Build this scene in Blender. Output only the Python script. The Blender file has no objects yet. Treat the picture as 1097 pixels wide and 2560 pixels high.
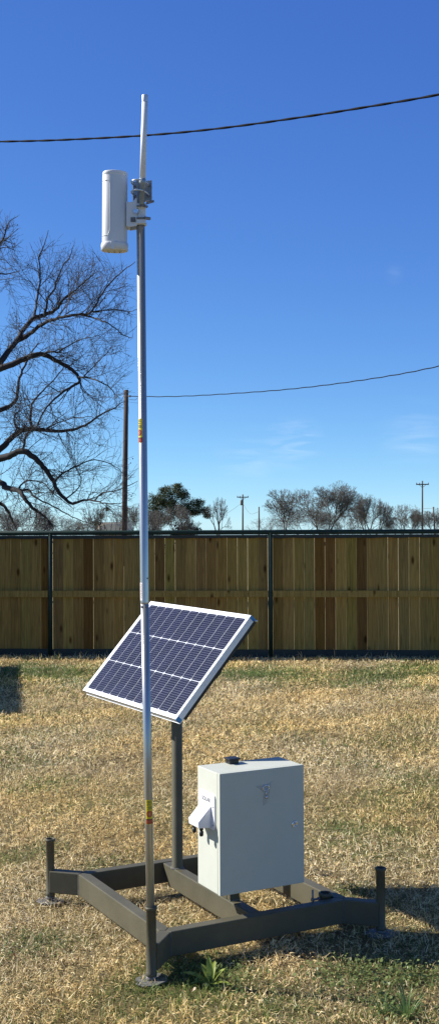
import bpy, bmesh, math, random
import numpy as np
from mathutils import Vector, Matrix
random.seed(11); RNG = np.random.default_rng(11)
PI = math.pi; R = math.radians
S = bpy.context.scene
COL = S.collection

# ------------------------------------------------------------------ camera
FPX = 2959.0; CX, CY = 548.5, 1280.0
PITCH, ROLL, CH = 0.0118, 0.0044, 1.737
cp, sp, cr, sr = math.cos(PITCH), math.sin(PITCH), math.cos(ROLL), math.sin(ROLL)
fwd = Vector((0, cp, sp)); r0 = Vector((1, 0, 0)); u0 = Vector((0, -sp, cp))
right = cr * r0 - sr * u0; up = cr * u0 + sr * r0
cam = bpy.data.cameras.new('camera'); camo = bpy.data.objects.new('camera', cam); COL.objects.link(camo)
camo.matrix_world = Matrix(((right.x, up.x, -fwd.x, 0), (right.y, up.y, -fwd.y, 0), (right.z, up.z, -fwd.z, CH), (0, 0, 0, 1)))
cam.sensor_fit = 'VERTICAL'; cam.sensor_height = 36; cam.lens = FPX / 2560 * 36; cam.clip_end = 3000; cam.clip_start = 0.05
S.camera = camo

def P(x, y, Y):
    """point of the place at distance Y seen in direction (x, y) of the survey picture"""
    d = fwd * FPX + right * (x - CX) - up * (y - CY)
    t = Y / d.y
    return Vector((d.x * t, Y, CH + d.z * t))
def G(x, y, z=0.0):
    d = fwd * FPX + right * (x - CX) - up * (y - CY)
    t = (z - CH) / d.z
    return Vector((d.x * t, d.y * t, z))

# ------------------------------------------------------------------ materials
def nodes(name):
    m = bpy.data.materials.new(name); m.use_nodes = True
    nt = m.node_tree; b = nt.nodes['Principled BSDF']
    return m, nt, b
def mat(name, col, rough=.5, metal=0.0, var=0.0, scale=8.0, bump=0.0, bscale=60.0, stretch=(1, 1, 1), col2=None, coat=0.0, spec=.5):
    m, nt, b = nodes(name)
    b.inputs['Base Color'].default_value = (*col, 1); b.inputs['Roughness'].default_value = rough
    b.inputs['Metallic'].default_value = metal; b.inputs['Coat Weight'].default_value = coat
    b.inputs['Specular IOR Level'].default_value = spec
    tc = nt.nodes.new('ShaderNodeTexCoord'); mp = nt.nodes.new('ShaderNodeMapping')
    mp.inputs['Scale'].default_value = stretch; nt.links.new(tc.outputs['Object'], mp.inputs['Vector'])
    if var > 0 or col2:
        n = nt.nodes.new('ShaderNodeTexNoise'); n.inputs['Scale'].default_value = scale; n.inputs['Detail'].default_value = 6
        n.inputs['Roughness'].default_value = .65
        nt.links.new(mp.outputs[0], n.inputs['Vector'])
        rp = nt.nodes.new('ShaderNodeValToRGB'); rp.color_ramp.elements[0].position = .32; rp.color_ramp.elements[1].position = .68
        c2 = col2 or tuple(min(1, c * (1 + var)) for c in col); c1 = col if col2 else tuple(c * (1 - var) for c in col)
        rp.color_ramp.elements[0].color = (*c1, 1); rp.color_ramp.elements[1].color = (*c2, 1)
        nt.links.new(n.outputs['Fac'], rp.inputs[0]); nt.links.new(rp.outputs[0], b.inputs['Base Color'])
    if bump > 0:
        n2 = nt.nodes.new('ShaderNodeTexNoise'); n2.inputs['Scale'].default_value = bscale; n2.inputs['Detail'].default_value = 5
        nt.links.new(mp.outputs[0], n2.inputs['Vector'])
        bp = nt.nodes.new('ShaderNodeBump'); bp.inputs['Strength'].default_value = bump; bp.inputs['Distance'].default_value = .004
        nt.links.new(n2.outputs['Fac'], bp.inputs['Height']); nt.links.new(bp.outputs[0], b.inputs['Normal'])
    return m
def attr_mat(name, rough=.8, mul=1.0, trans=0.0, grain=0.0, gscale=(60, 60, 2), spec=.3):
    m, nt, b = nodes(name)
    a = nt.nodes.new('ShaderNodeAttribute'); a.attribute_name = 'col'
    b.inputs['Roughness'].default_value = rough; b.inputs['Specular IOR Level'].default_value = spec
    nt.links.new(a.outputs['Color'], b.inputs['Base Color'])
    if trans:
        tr = nt.nodes.new('ShaderNodeBsdfTranslucent'); mx = nt.nodes.new('ShaderNodeMixShader'); mx.inputs[0].default_value = trans
        nt.links.new(a.outputs['Color'], tr.inputs['Color'])
        nt.links.new(b.outputs[0], mx.inputs[1]); nt.links.new(tr.outputs[0], mx.inputs[2])
        nt.links.new(mx.outputs[0], nt.nodes['Material Output'].inputs['Surface'])
    return m

M = {}
M['frame_paint'] = mat('olive_frame_paint', (.098, .090, .060), .45, 0, .16, 5, .25, 240, spec=.22)
M['frame_in'] = mat('pipe_inside', (.02, .018, .016), .8)
M['jack_steel'] = mat('weathered_jack_steel', (.10, .10, .095), .55, .3, .4, 30, .5, 90, col2=(.22, .21, .19))
M['galv'] = mat('galvanised_tube', (.48, .48, .46), .30, .72, .25, 45, .25, 160, stretch=(1, 1, .03))
M['zinc'] = mat('zinc_plate', (.62, .66, .68), .3, 1.0, .15, 40, .2, 200)
M['zinc_dull'] = mat('dull_blue_zinc', (.30, .35, .40), .42, .3, .2, 30)
M['dark_bolt'] = mat('dark_bolt', (.20, .20, .22), .45, .3)
M['steel_bright'] = mat('bright_zinc_rod', (.62, .65, .68), .35, .35)
M['white_plastic'] = mat('white_plastic', (.68, .68, .67), .38, 0, .03, 12)
M['white_fibre'] = mat('white_fibreglass', (.74, .74, .73), .45, 0, .03, 10)
M['cab_paint'] = mat('light_grey_powder_coat', (.525, .54, .465), .5, 0, .03, 6, .12, 500, spec=.25)
M['cover_white'] = mat('bright_white_cover', (.76, .76, .78), .35)
M['black_plastic'] = mat('black_plastic', (.012, .012, .013), .42)
M['seal'] = mat('door_seal', (.10, .10, .10), .8)
M['text'] = mat('printed_grey', (.07, .07, .08), .6)
M['chrome'] = mat('chromed_steel', (.75, .75, .75), .18, 1.0)
M['alu'] = mat('anodised_aluminium', (.66, .67, .68), .42, .35, .05, 40, .1, 100)
M['alu_top'] = mat('bright_anodised_aluminium', (.78, .79, .80), .4, .2, .04, 40)
M['blue_tape'] = mat('blue_corner_tape', (.03, .20, .42), .5, 0, .2, 30)
M['backsheet'] = mat('white_backsheet', (.72, .74, .78), .25, coat=.6)
M['busbar'] = mat('silver_busbar', (.21, .23, .31), .4, .1, coat=0, spec=.2)
M['cell'] = mat('silicon_cell', (.004, .005, .024), .3, 0, .35, 9, coat=.0, spec=.14)
M['yellow'] = mat('yellow_sticker', (.80, .60, .03), .45)
M['red'] = mat('red_sticker', (.42, .035, .015), .45)
M['orange'] = mat('orange_sticker', (.80, .34, .12), .45)
M['ink'] = mat('black_ink', (.05, .045, .03), .5)
M['paper'] = mat('white_label_paper', (.78, .72, .72), .6)
M['green_paint'] = mat('dark_green_pipe_paint', (.016, .034, .026), .5, 0, .25, 6, .3, 60, spec=.2)
M['green_channel'] = mat('green_steel_channel', (.016, .026, .022), .6, 0, .3, 5)
M['cable'] = mat('black_cable_jacket', (.004, .004, .006), .7, spec=.15)
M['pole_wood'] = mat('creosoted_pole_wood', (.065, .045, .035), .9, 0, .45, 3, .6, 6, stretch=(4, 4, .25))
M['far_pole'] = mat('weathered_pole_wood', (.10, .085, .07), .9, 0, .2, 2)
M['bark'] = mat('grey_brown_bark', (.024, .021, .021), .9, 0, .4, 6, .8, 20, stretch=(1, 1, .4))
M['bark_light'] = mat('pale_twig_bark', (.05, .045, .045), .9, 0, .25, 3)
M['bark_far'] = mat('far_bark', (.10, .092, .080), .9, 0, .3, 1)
M['bark_dark'] = mat('dark_far_bark', (.06, .05, .045), .9, 0, .3, 1)
M['pod'] = mat('dry_seed_pod', (.02, .014, .01), .9)
M['leafmat'] = attr_mat('leaf_clusters', .55, trans=.15)
M['grass'] = attr_mat('grass_blades', .6, trans=.34, spec=.3)
M['weed'] = attr_mat('weed_leaves', .45, trans=.3)
M['roof_tan'] = mat('tan_roof', (.72, .62, .44), .8, 0, .1, 3)
M['wall_tan'] = mat('tan_siding', (.66, .58, .44), .8)
M['caster_wall'] = mat('grey_caster_siding', (.30, .29, .27), .8, 0, .2, 2)
M['window'] = mat('dark_window', (.03, .035, .04), .1)
# clear adhesive tape: real thin film
m, nt, b = nodes('clear_tape'); b.inputs['Base Color'].default_value = (.55, .56, .56, 1); b.inputs['Roughness'].default_value = .16
b.inputs['Alpha'].default_value = .32; M['tape'] = m
# fence timber
m, nt, b = nodes('treated_fence_timber'); M['timber'] = m
tc = nt.nodes.new('ShaderNodeTexCoord'); at = nt.nodes.new('ShaderNodeAttribute'); at.attribute_name = 'col'
sh = nt.nodes.new('ShaderNodeAttribute'); sh.attribute_name = 'shift'
ad = nt.nodes.new('ShaderNodeVectorMath'); ad.operation = 'ADD'; nt.links.new(tc.outputs['Object'], ad.inputs[0]); nt.links.new(sh.outputs['Vector'], ad.inputs[1])
mp = nt.nodes.new('ShaderNodeMapping'); mp.inputs['Scale'].default_value = (38, 38, 1.6); nt.links.new(ad.outputs[0], mp.inputs['Vector'])
wn = nt.nodes.new('ShaderNodeTexNoise'); wn.inputs['Scale'].default_value = 1.6; wn.inputs['Detail'].default_value = 7; wn.inputs['Distortion'].default_value = 1.2
nt.links.new(mp.outputs[0], wn.inputs['Vector'])
rp = nt.nodes.new('ShaderNodeValToRGB'); rp.color_ramp.elements[0].position = .3; rp.color_ramp.elements[0].color = (.62, .60, .56, 1)
rp.color_ramp.elements[1].position = .72; rp.color_ramp.elements[1].color = (1.18, 1.16, 1.1, 1); nt.links.new(wn.outputs['Fac'], rp.inputs[0])
mu = nt.nodes.new('ShaderNodeMix'); mu.data_type = 'RGBA'; mu.blend_type = 'MULTIPLY'; mu.inputs[0].default_value = 1
nt.links.new(at.outputs['Color'], mu.inputs[6]); nt.links.new(rp.outputs[0], mu.inputs[7])
mp2 = nt.nodes.new('ShaderNodeMapping'); mp2.inputs['Scale'].default_value = (7, 7, 2.6); nt.links.new(ad.outputs[0], mp2.inputs['Vector'])
vo = nt.nodes.new('ShaderNodeTexVoronoi'); vo.inputs['Scale'].default_value = 1.0; nt.links.new(mp2.outputs[0], vo.inputs['Vector'])
kr = nt.nodes.new('ShaderNodeValToRGB'); kr.color_ramp.elements[0].position = .07; kr.color_ramp.elements[0].color = (.22, .14, .09, 1)
kr.color_ramp.elements[1].position = .19; kr.color_ramp.elements[1].color = (1, 1, 1, 1); nt.links.new(vo.outputs['Distance'], kr.inputs[0])
m2 = nt.nodes.new('ShaderNodeMix'); m2.data_type = 'RGBA'; m2.blend_type = 'MULTIPLY'; m2.inputs[0].default_value = .9
nt.links.new(mu.outputs[2], m2.inputs[6]); nt.links.new(kr.outputs[0], m2.inputs[7]); nt.links.new(m2.outputs[2], b.inputs['Base Color'])
b.inputs['Roughness'].default_value = .85; b.inputs['Specular IOR Level'].default_value = .06
bp = nt.nodes.new('ShaderNodeBump'); bp.inputs['Strength'].default_value = .3; bp.inputs['Distance'].default_value = .003
nt.links.new(wn.outputs['Fac'], bp.inputs['Height']); nt.links.new(bp.outputs[0], b.inputs['Normal'])
# ground
m, nt, b = nodes('dry_lawn_soil'); M['ground'] = m
tc = nt.nodes.new('ShaderNodeTexCoord')
n1 = nt.nodes.new('ShaderNodeTexNoise'); n1.inputs['Scale'].default_value = 90; n1.inputs['Detail'].default_value = 8; n1.inputs['Roughness'].default_value = .8
n2 = nt.nodes.new('ShaderNodeTexNoise'); n2.inputs['Scale'].default_value = .9; n2.inputs['Detail'].default_value = 6
nt.links.new(tc.outputs['Object'], n1.inputs['Vector']); nt.links.new(tc.outputs['Object'], n2.inputs['Vector'])
r1 = nt.nodes.new('ShaderNodeValToRGB'); r1.color_ramp.elements[0].position = .35; r1.color_ramp.elements[0].color = (.09, .07, .035, 1)
r1.color_ramp.elements[1].position = .65; r1.color_ramp.elements[1].color = (.42, .33, .17, 1); nt.links.new(n1.outputs['Fac'], r1.inputs[0])
r2 = nt.nodes.new('ShaderNodeValToRGB'); r2.color_ramp.elements[0].position = .4; r2.color_ramp.elements[0].color = (1, 1, 1, 1)
r2.color_ramp.elements[1].position = .7; r2.color_ramp.elements[1].color = (.62, .75, .5, 1); nt.links.new(n2.outputs['Fac'], r2.inputs[0])
mx = nt.nodes.new('ShaderNodeMix'); mx.data_type = 'RGBA'; mx.blend_type = 'MULTIPLY'; mx.inputs[0].default_value = .8
nt.links.new(r1.outputs[0], mx.inputs[6]); nt.links.new(r2.outputs[0], mx.inputs[7]); nt.links.new(mx.outputs[2], b.inputs['Base Color'])
b.inputs['Roughness'].default_value = .95; b.inputs['Specular IOR Level'].default_value = .1
bp = nt.nodes.new('ShaderNodeBump'); bp.inputs['Strength'].default_value = 1; bp.inputs['Distance'].default_value = .02
nt.links.new(n1.outputs['Fac'], bp.inputs['Height']); nt.links.new(bp.outputs[0], b.inputs['Normal'])

# ------------------------------------------------------------------ builders
def tag(o, label=None, cat=None, group=None, kind=None):
    if label: o['label'] = label
    if cat: o['category'] = cat
    if group: o['group'] = group
    if kind: o['kind'] = kind
    return o
def thing(name, label, cat, loc=(0, 0, 0), group=None):
    o = bpy.data.objects.new(name, None); COL.objects.link(o); o.location = loc
    o.empty_display_size = .1
    return tag(o, label, cat, group)
def origin(parent):
    v = Vector((0, 0, 0))
    while parent is not None:
        v += Vector(parent.location); parent = parent.parent
    return v

class MB:
    def __init__(s): s.calls = []; s.v = []; s.f = []; s.mi = []; s.sm = []; s.k = 0; s.smooth = False; s.c = []; s.cc = None; s.sh = []
    def add(s, vs, fs, k=None, sm=None):
        s.calls.append((list(vs), list(fs), k, s.smooth if sm is None else sm)); o = len(s.v); s.v += [tuple(v) for v in vs]
        if s.cc is not None: s.c += [s.cc] * len(vs)
        for f in fs: s.f.append(tuple(i + o for i in f)); s.mi.append(s.k if k is None else k); s.sm.append(s.smooth if sm is None else sm)
    def box(s, c, hx, hy, hz, ax=None, ay=None, az=None):
        ax = ax or Vector((1, 0, 0)); ay = ay or Vector((0, 1, 0)); az = az or Vector((0, 0, 1)); c = Vector(c)
        vs = [c + ax * (hx * i) + ay * (hy * j) + az * (hz * k) for k in (-1, 1) for j in (-1, 1) for i in (-1, 1)]
        s.add(vs, [(0, 2, 3, 1), (4, 5, 7, 6), (0, 1, 5, 4), (2, 6, 7, 3), (0, 4, 6, 2), (1, 3, 7, 5)])
    def prism(s, pts0, pts1):
        n = len(pts0); s.add(list(pts0) + list(pts1), [tuple(range(n - 1, -1, -1)), tuple(range(n, 2 * n))] + [(i, (i + 1) % n, n + (i + 1) % n, n + i) for i in range(n)])
    def tube(s, pts, rad, n=8, caps=True, sm=True):
        pts = [Vector(p) for p in pts]; N = len(pts)
        if not hasattr(rad, '__len__'): rad = [rad] * N
        vs = []; prev = None
        for i, p in enumerate(pts):
            t = (pts[min(i + 1, N - 1)] - pts[max(i - 1, 0)]).normalized()
            if prev is None:
                a = t.orthogonal().normalized()
            else:
                a = (prev - t * prev.dot(t));
                a = a.normalized() if a.length > 1e-6 else t.orthogonal().normalized()
            prev = a; bb = t.cross(a)
            for k in range(n):
                g = 2 * PI * k / n; vs.append(p + (a * math.cos(g) + bb * math.sin(g)) * rad[i])
        fs = [(i * n + k, i * n + (k + 1) % n, (i + 1) * n + (k + 1) % n, (i + 1) * n + k) for i in range(N - 1) for k in range(n)]
        if caps: fs += [tuple(range(n - 1, -1, -1)), tuple(range((N - 1) * n, N * n))]
        s.add(vs, fs, sm=sm)
        if caps: s.sm[-1] = s.sm[-2] = False
    def lathe(s, base, axis, prof, n=32, sm=True):
        """prof: list of (radius, height) along axis from base"""
        base = Vector(base); t = Vector(axis).normalized(); a = Vector((1, 0, 0)); a = (a - t * a.dot(t)).normalized(); bb = t.cross(a)
        vs = [base + t * h + (a * math.cos(2 * PI * k / n) + bb * math.sin(2 * PI * k / n)) * r for r, h in prof for k in range(n)]
        fs = [(i * n + k, i * n + (k + 1) % n, (i + 1) * n + (k + 1) % n, (i + 1) * n + k) for i in range(len(prof) - 1) for k in range(n)]
        s.add(vs, fs, sm=sm)
    def each(s, name, mats, parent=None, bevel=0, per=1):
        out = []
        for i in range(0, len(s.calls), per):
            m2_ = MB()
            for c in s.calls[i:i + per]: m2_.add(*c)
            out.append(m2_.build(name, mats, parent, bevel))
        return out
    def build(s, name, mats, parent=None, bevel=0, auto=True):
        me = bpy.data.meshes.new(name); o0 = origin(parent)
        me.from_pydata([tuple(Vector(v) - o0) for v in s.v], [], s.f)
        for m_ in (mats if isinstance(mats, (list, tuple)) else [mats]): me.materials.append(m_)
        me.polygons.foreach_set('material_index', s.mi); me.polygons.foreach_set('use_smooth', s.sm)
        if s.c:
            a = me.attributes.new('col', 'FLOAT_COLOR', 'POINT'); a.data.foreach_set('color', np.array([(*c, 1) for c in s.c], dtype=np.float32).ravel())
        if s.sh:
            a = me.attributes.new('shift', 'FLOAT_VECTOR', 'POINT'); a.data.foreach_set('vector', np.array(s.sh, dtype=np.float32).ravel())
        me.update()
        o = bpy.data.objects.new(name, me); COL.objects.link(o)
        if parent: o.parent = parent
        if bevel:
            b_ = o.modifiers.new('bevel', 'BEVEL'); b_.width = bevel; b_.segments = 2; b_.limit_method = 'ANGLE'; b_.angle_limit = R(40)
        return o

# ------------------------------------------------------------------ world and light
SUN_AZ, SUN_EL = -13.0, 35.0       # direction the shadows run to, height of the sun
w = bpy.data.worlds.new("World"); S.world = w; w.use_nodes = True; nt = w.node_tree
bg = nt.nodes['Background']; sky = nt.nodes.new('ShaderNodeTexSky'); sky.sky_type = 'NISHITA'; sky.sun_disc = False
sky.sun_elevation = R(SUN_EL); sky.sun_rotation = R(-90 - SUN_AZ); sky.altitude = 300; sky.air_density = .6; sky.dust_density = 0; sky.ozone_density = 3.0
bg.inputs['Strength'].default_value = .11
# thin cirrus streaks belonging to the sky
tc = nt.nodes.new('ShaderNodeTexCoord')
mp = nt.nodes.new('ShaderNodeMapping'); mp.inputs['Rotation'].default_value = (0, R(20), 0); mp.inputs['Scale'].default_value = (16, 8, 110)
nt.links.new(tc.outputs['Generated'], mp.inputs['Vector'])
n = nt.nodes.new('ShaderNodeTexNoise'); n.inputs['Scale'].default_value = 1; n.inputs['Detail'].default_value = 9; n.inputs['Distortion'].default_value = .6
nt.links.new(mp.outputs[0], n.inputs['Vector'])
rp = nt.nodes.new('ShaderNodeValToRGB'); rp.color_ramp.elements[0].position = .42; rp.color_ramp.elements[0].color = (0, 0, 0, 1)
rp.color_ramp.elements[1].position = .75; rp.color_ramp.elements[1].color = (1, 1, 1, 1); nt.links.new(n.outputs['Fac'], rp.inputs[0])
fac = None
for (px, py, rad, amt) in ((735, 1105, .030, .40), (600, 1150, .03, .10), (1035, 1088, .038, .18), (985, 685, .010, .07), (640, 1140, .03, .12)):
    d = P(px, py, 100) - Vector((0, 0, CH)); d.normalize()
    vd = nt.nodes.new('ShaderNodeVectorMath'); vd.operation = 'DISTANCE'; vd.inputs[1].default_value = d
    nt.links.new(tc.outputs['Generated'], vd.inputs[0])
    mr = nt.nodes.new('ShaderNodeMapRange'); mr.interpolation_type = 'SMOOTHSTEP'; mr.inputs[1].default_value = rad; mr.inputs[2].default_value = 0; mr.inputs[3].default_value = 0; mr.inputs[4].default_value = amt
    nt.links.new(vd.outputs['Value'], mr.inputs[0])
    if fac is None: fac = mr.outputs[0]
    else:
        a_ = nt.nodes.new('ShaderNodeMath'); a_.operation = 'ADD'; nt.links.new(fac, a_.inputs[0]); nt.links.new(mr.outputs[0], a_.inputs[1]); fac = a_.outputs[0]
ml = nt.nodes.new('ShaderNodeMath'); ml.operation = 'MULTIPLY'; nt.links.new(fac, ml.inputs[0]); nt.links.new(rp.outputs[0], ml.inputs[1])
EXPO = .72
sx_ = nt.nodes.new('ShaderNodeSeparateColor'); cb_ = nt.nodes.new('ShaderNodeCombineColor'); nt.links.new(sky.outputs[0], sx_.inputs[0])
for ch_, (g_, k_) in enumerate(((1.08, .90), (.973, 1.12), (.573, 1.17))):      # clear dry-air blue: contrast and gain of each channel of the sky model
    pw = nt.nodes.new('ShaderNodeMath'); pw.operation = 'POWER'; pw.inputs[1].default_value = g_; nt.links.new(sx_.outputs[ch_], pw.inputs[0])
    m1 = nt.nodes.new('ShaderNodeMath'); m1.operation = 'MULTIPLY'; m1.inputs[1].default_value = k_ * .11 ** g_ / (.11 * 2 ** EXPO); nt.links.new(pw.outputs[0], m1.inputs[0]); nt.links.new(m1.outputs[0], cb_.inputs[ch_])
mx = nt.nodes.new('ShaderNodeMix'); mx.data_type = 'RGBA'; mx.inputs[7].default_value = (5.6, 6.3, 6.8, 1)
nt.links.new(ml.outputs[0], mx.inputs[0]); sz_ = nt.nodes.new('ShaderNodeSeparateXYZ'); nt.links.new(tc.outputs['Generated'], sz_.inputs[0])
hi_ = nt.nodes.new('ShaderNodeMapRange'); hi_.interpolation_type = 'SMOOTHSTEP'; hi_.inputs[1].default_value = .42; hi_.inputs[2].default_value = .85; hi_.inputs[3].default_value = 0; hi_.inputs[4].default_value = .8; nt.links.new(sz_.outputs['Z'], hi_.inputs[0])
dk_ = nt.nodes.new('ShaderNodeMix'); dk_.data_type = 'RGBA'; dk_.blend_type = 'MULTIPLY'; dk_.inputs[0].default_value = 1; dk_.inputs[7].default_value = (.72, .66, .50, 1); nt.links.new(sky.outputs[0], dk_.inputs[6])
hm_ = nt.nodes.new('ShaderNodeMix'); hm_.data_type = 'RGBA'; nt.links.new(hi_.outputs[0], hm_.inputs[0]); nt.links.new(cb_.outputs[0], hm_.inputs[6]); nt.links.new(dk_.outputs[2], hm_.inputs[7])
nt.links.new(hm_.outputs[2], mx.inputs[6]); nt.links.new(mx.outputs[2], bg.inputs['Color'])

sl = bpy.data.lights.new('sun', 'SUN'); sl.energy = 5.0; sl.angle = R(.53); sl.color = (1, .96, .895)
so = bpy.data.objects.new('sun', sl); COL.objects.link(so)
ld = Vector((math.cos(R(SUN_AZ)) * math.cos(R(SUN_EL)), math.sin(R(SUN_AZ)) * math.cos(R(SUN_EL)), -math.sin(R(SUN_EL))))
so.rotation_euler = ld.to_track_quat('-Z', 'Y').to_euler()
S.view_settings.view_transform = 'Standard'; S.view_settings.look = 'None'; S.view_settings.exposure = EXPO; S.view_settings.gamma = 1

# ------------------------------------------------------------------ ground
def noise2(x, y, seed, sc):
    r = np.random.default_rng(seed); z = np.zeros_like(x)
    for k in range(9):
        a = r.uniform(0, 2 * PI); f = sc * r.uniform(.5, 2.0); z += np.sin((x * math.cos(a) + y * math.sin(a)) * f + r.uniform(0, 7))
    return z / 3.0
def gz(x, y):
    x = np.asarray(x, dtype=float); y = np.asarray(y, dtype=float)
    return .008 * noise2(x, y, 5, 2.2) + .004 * noise2(x, y, 6, 9)
mb = MB()
xs = np.concatenate([[-900, -200, -60, -20], np.arange(-8, 8.01, .2), [20, 60, 200, 900]])
ys = np.concatenate([[-60, -10], np.arange(2, 18.01, .2), [22, 30, 60, 150, 400, 1500]])
X, Yv = np.meshgrid(xs, ys); near = (np.abs(X) < 8.1) & (Yv > 1.9) & (Yv < 18.1)
Z = np.where(near, gz(X, Yv), np.where(Yv > 300, -.016 * (Yv - 250), 0.0))
nx = len(xs)
mb.smooth = True
mb.add(list(zip(X.ravel(), Yv.ravel(), Z.ravel())), [(j * nx + i, j * nx + i + 1, (j + 1) * nx + i + 1, (j + 1) * nx + i) for j in range(len(ys) - 1) for i in range(nx - 1)])
tag(mb.build('ground', M['ground']), kind='structure', label='dry winter lawn ground running under the fence to the horizon')

# ------------------------------------------------------------------ grass
greens = [(650, 1690, .55, .8), (900, 1690, .5, .7), (1060, 1675, .6, .8), (150, 1690, .6, .65), (60, 1680, .5, .6), (330, 1680, .4, .4), (850, 2075, .16, .7), (740, 2060, .10, .4), (1040, 1810, .3, .4),
          (250, 2165, .12, .5), (90, 2350, .18, .6), (430, 2450, .2, .75), (560, 2450, .16, .6), (850, 2440, .10, .6), (950, 2435, .10, .6), (1060, 2450, .10, .6), (1000, 2520, .12, .6), (880, 2230, .10, .7),
          (300, 2500, .14, .5), (120, 1960, .25, .4), (100, 2130, .14, .5), (30, 2150, .14, .5), (340, 2120, .12, .4), (700, 2520, .12, .4), (80, 1850, .2, .3), (620, 1960, .2, .25), (1040, 1960, .3, .35), (930, 1990, .12, .4), (480, 2320, .1, .4)]
GC = [(G(a, b_).x, G(a, b_).y, r_, s_) for a, b_, r_, s_ in greens]
def field(x, y):
    g = .07 + .13 * noise2(x, y, 21, 1.7) + .12 * noise2(x, y, 22, 5.5)
    for cx_, cy_, r_, s_ in GC:
        g = g + s_ * np.exp(-((x - cx_) ** 2 + ((y - cy_) / 1.25) ** 2) / (r_ * r_) * (1 + .35 * noise2(x, y, 23, 8)))
    return np.clip(g, 0, .95)
def grass(y0, y1, dens, ln, wd, margin=.9, seed=1):
    rg = np.random.default_rng(seed)
    wmax = .187 * y1 + margin; n = int(dens * (y1 - y0) * 2 * wmax)
    y = rg.uniform(y0, y1, n); x = rg.uniform(-wmax, wmax, n); k = np.abs(x) < .187 * y + margin
    # clumping: thin out where the noise is low
    cl = noise2(x, y, 31, 30) * .5 + noise2(x, y, 32, 70) * .5 + noise2(x, y, 35, 7) * .25
    k &= rg.uniform(0, 1, n) < np.clip(.70 + .50 * cl, .07, 1)
    x = x[k]; y = y[k]; n = len(x)
    g = field(x, y); isg = rg.uniform(0, 1, n) < g
    L = ln * rg.lognormal(0, .38, n) * np.where(isg, 1.0, .95); L = np.clip(L, .3 * ln, 2.3 * ln)
    az = rg.uniform(0, 2 * PI, n) + .5 * noise2(x, y, 33, 12)
    el = np.where(isg, rg.normal(60, 18, n), rg.normal(36, 24, n)); el = np.radians(np.clip(el, 3, 88))
    bend = np.where(isg, rg.normal(-22, 16, n), rg.normal(-24, 26, n)) * PI / 180
    tw = rg.normal(0, .42, n) * np.where(isg, .5, 1)
    W = wd * rg.uniform(.6, 1.4, n) * np.where(isg, 1.1, 1)
    z0 = gz(x, y) + rg.uniform(-.002, .018, n) * np.where(isg, 0, 1)
    pts = [np.stack([x, y, z0], 1)]; e = el.copy(); a = az.copy()
    for s_ in range(3):
        dvec = np.stack([np.cos(e) * np.cos(a), np.cos(e) * np.sin(a), np.sin(e)], 1) * (L / 3)[:, None]
        q = pts[-1] + dvec; q[:, 2] = np.maximum(q[:, 2], gz(q[:, 0], q[:, 1]) + .002); pts.append(q); e = e + bend; a = a + tw
    # blade width direction, random roll about the blade
    ra = rg.uniform(0, PI, n); side = np.stack([-np.sin(az), np.cos(az), np.zeros(n)], 1); upv = np.cross(np.stack([np.cos(el) * np.cos(az), np.cos(el) * np.sin(az), np.sin(el)], 1), side)
    wv = (side * np.cos(ra)[:, None] + upv * np.sin(ra)[:, None]) * (W / 2)[:, None]
    V = np.empty((n, 7, 3)); 
    for i_, f_ in enumerate((1.0, .95, .7)): V[:, 2 * i_] = pts[i_] - wv * f_; V[:, 2 * i_ + 1] = pts[i_] + wv * f_
    V[:, 6] = pts[3]
    straw = np.array([(.86, .68, .34), (.70, .52, .24), (.95, .82, .50), (.42, .30, .13), (.80, .60, .36), (.17, .12, .055)])
    grn = np.array([(.13, .19, .05), (.20, .25, .07), (.10, .15, .05), (.28, .30, .11)])
    ci = rg.choice(6, n, p=[.28, .20, .17, .14, .08, .13]); gi = rg.integers(0, 4, n)
    c = np.where(isg[:, None], grn[gi], straw[ci]) * rg.uniform(.78, 1.2, n)[:, None]
    c = c * (1.06 + .16 * np.clip(noise2(x, y, 43, 5.5), -1.2, 1))[:, None]; ton = .5 + .5 * np.clip(noise2(x, y, 41, 2.5), -1, 1); c = c * (1 + (ton[:, None] - .5) * np.array([.10, .02, -.22]))
    return V, c
parts = [grass(3.5, 5.6, 19000, .026, .0026, .5, 1), grass(5.6, 8.5, 11000, .028, .0033, .7, 2), grass(8.5, 12, 5600, .036, .0050, .8, 3), grass(12, 16.3, 3600, .040, .0066, .9, 4)]
# longer unmown blades where the mower did not reach, along the fence foot
def strip(n, ya, yb, ln, seed, gprob):
    rg = np.random.default_rng(seed)
    V, c = grass(ya, yb, n, ln, .006, 1.0, seed); return V, c
parts.append(strip(700, 15.1, 16.0, .075, 9, .6))
V = np.concatenate([p[0] for p in parts]); Cc = np.concatenate([p[1] for p in parts]); n = len(V)
me = bpy.data.meshes.new('grass')
me.vertices.add(n * 7); me.vertices.foreach_set('co', V.reshape(-1).astype(np.float32))
base = np.arange(n)[:, None] * 7
loops = np.concatenate([base + np.array([[0, 1, 3, 2, 2, 3, 5, 4, 4, 5, 6]])], 1).ravel()
me.loops.add(len(loops)); me.loops.foreach_set('vertex_index', loops.astype(np.int32))
ls = (np.arange(n)[:, None] * 11 + np.array([[0, 4, 8]])).ravel(); me.polygons.add(n * 3)
me.polygons.foreach_set('loop_start', ls.astype(np.int32))
me.update(calc_edges=True)
a = me.attributes.new('col', 'FLOAT_COLOR', 'POINT'); cc = np.ones((n, 7, 4), dtype=np.float32); cc[:, :, :3] = Cc[:, None, :]; a.data.foreach_set('color', cc.ravel())
me.materials.append(M['grass']); go = bpy.data.objects.new('grass', me); COL.objects.link(go)
tag(go, 'dry straw coloured lawn grass with green patches', 'grass', kind='stuff')
print('blades', n)

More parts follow.
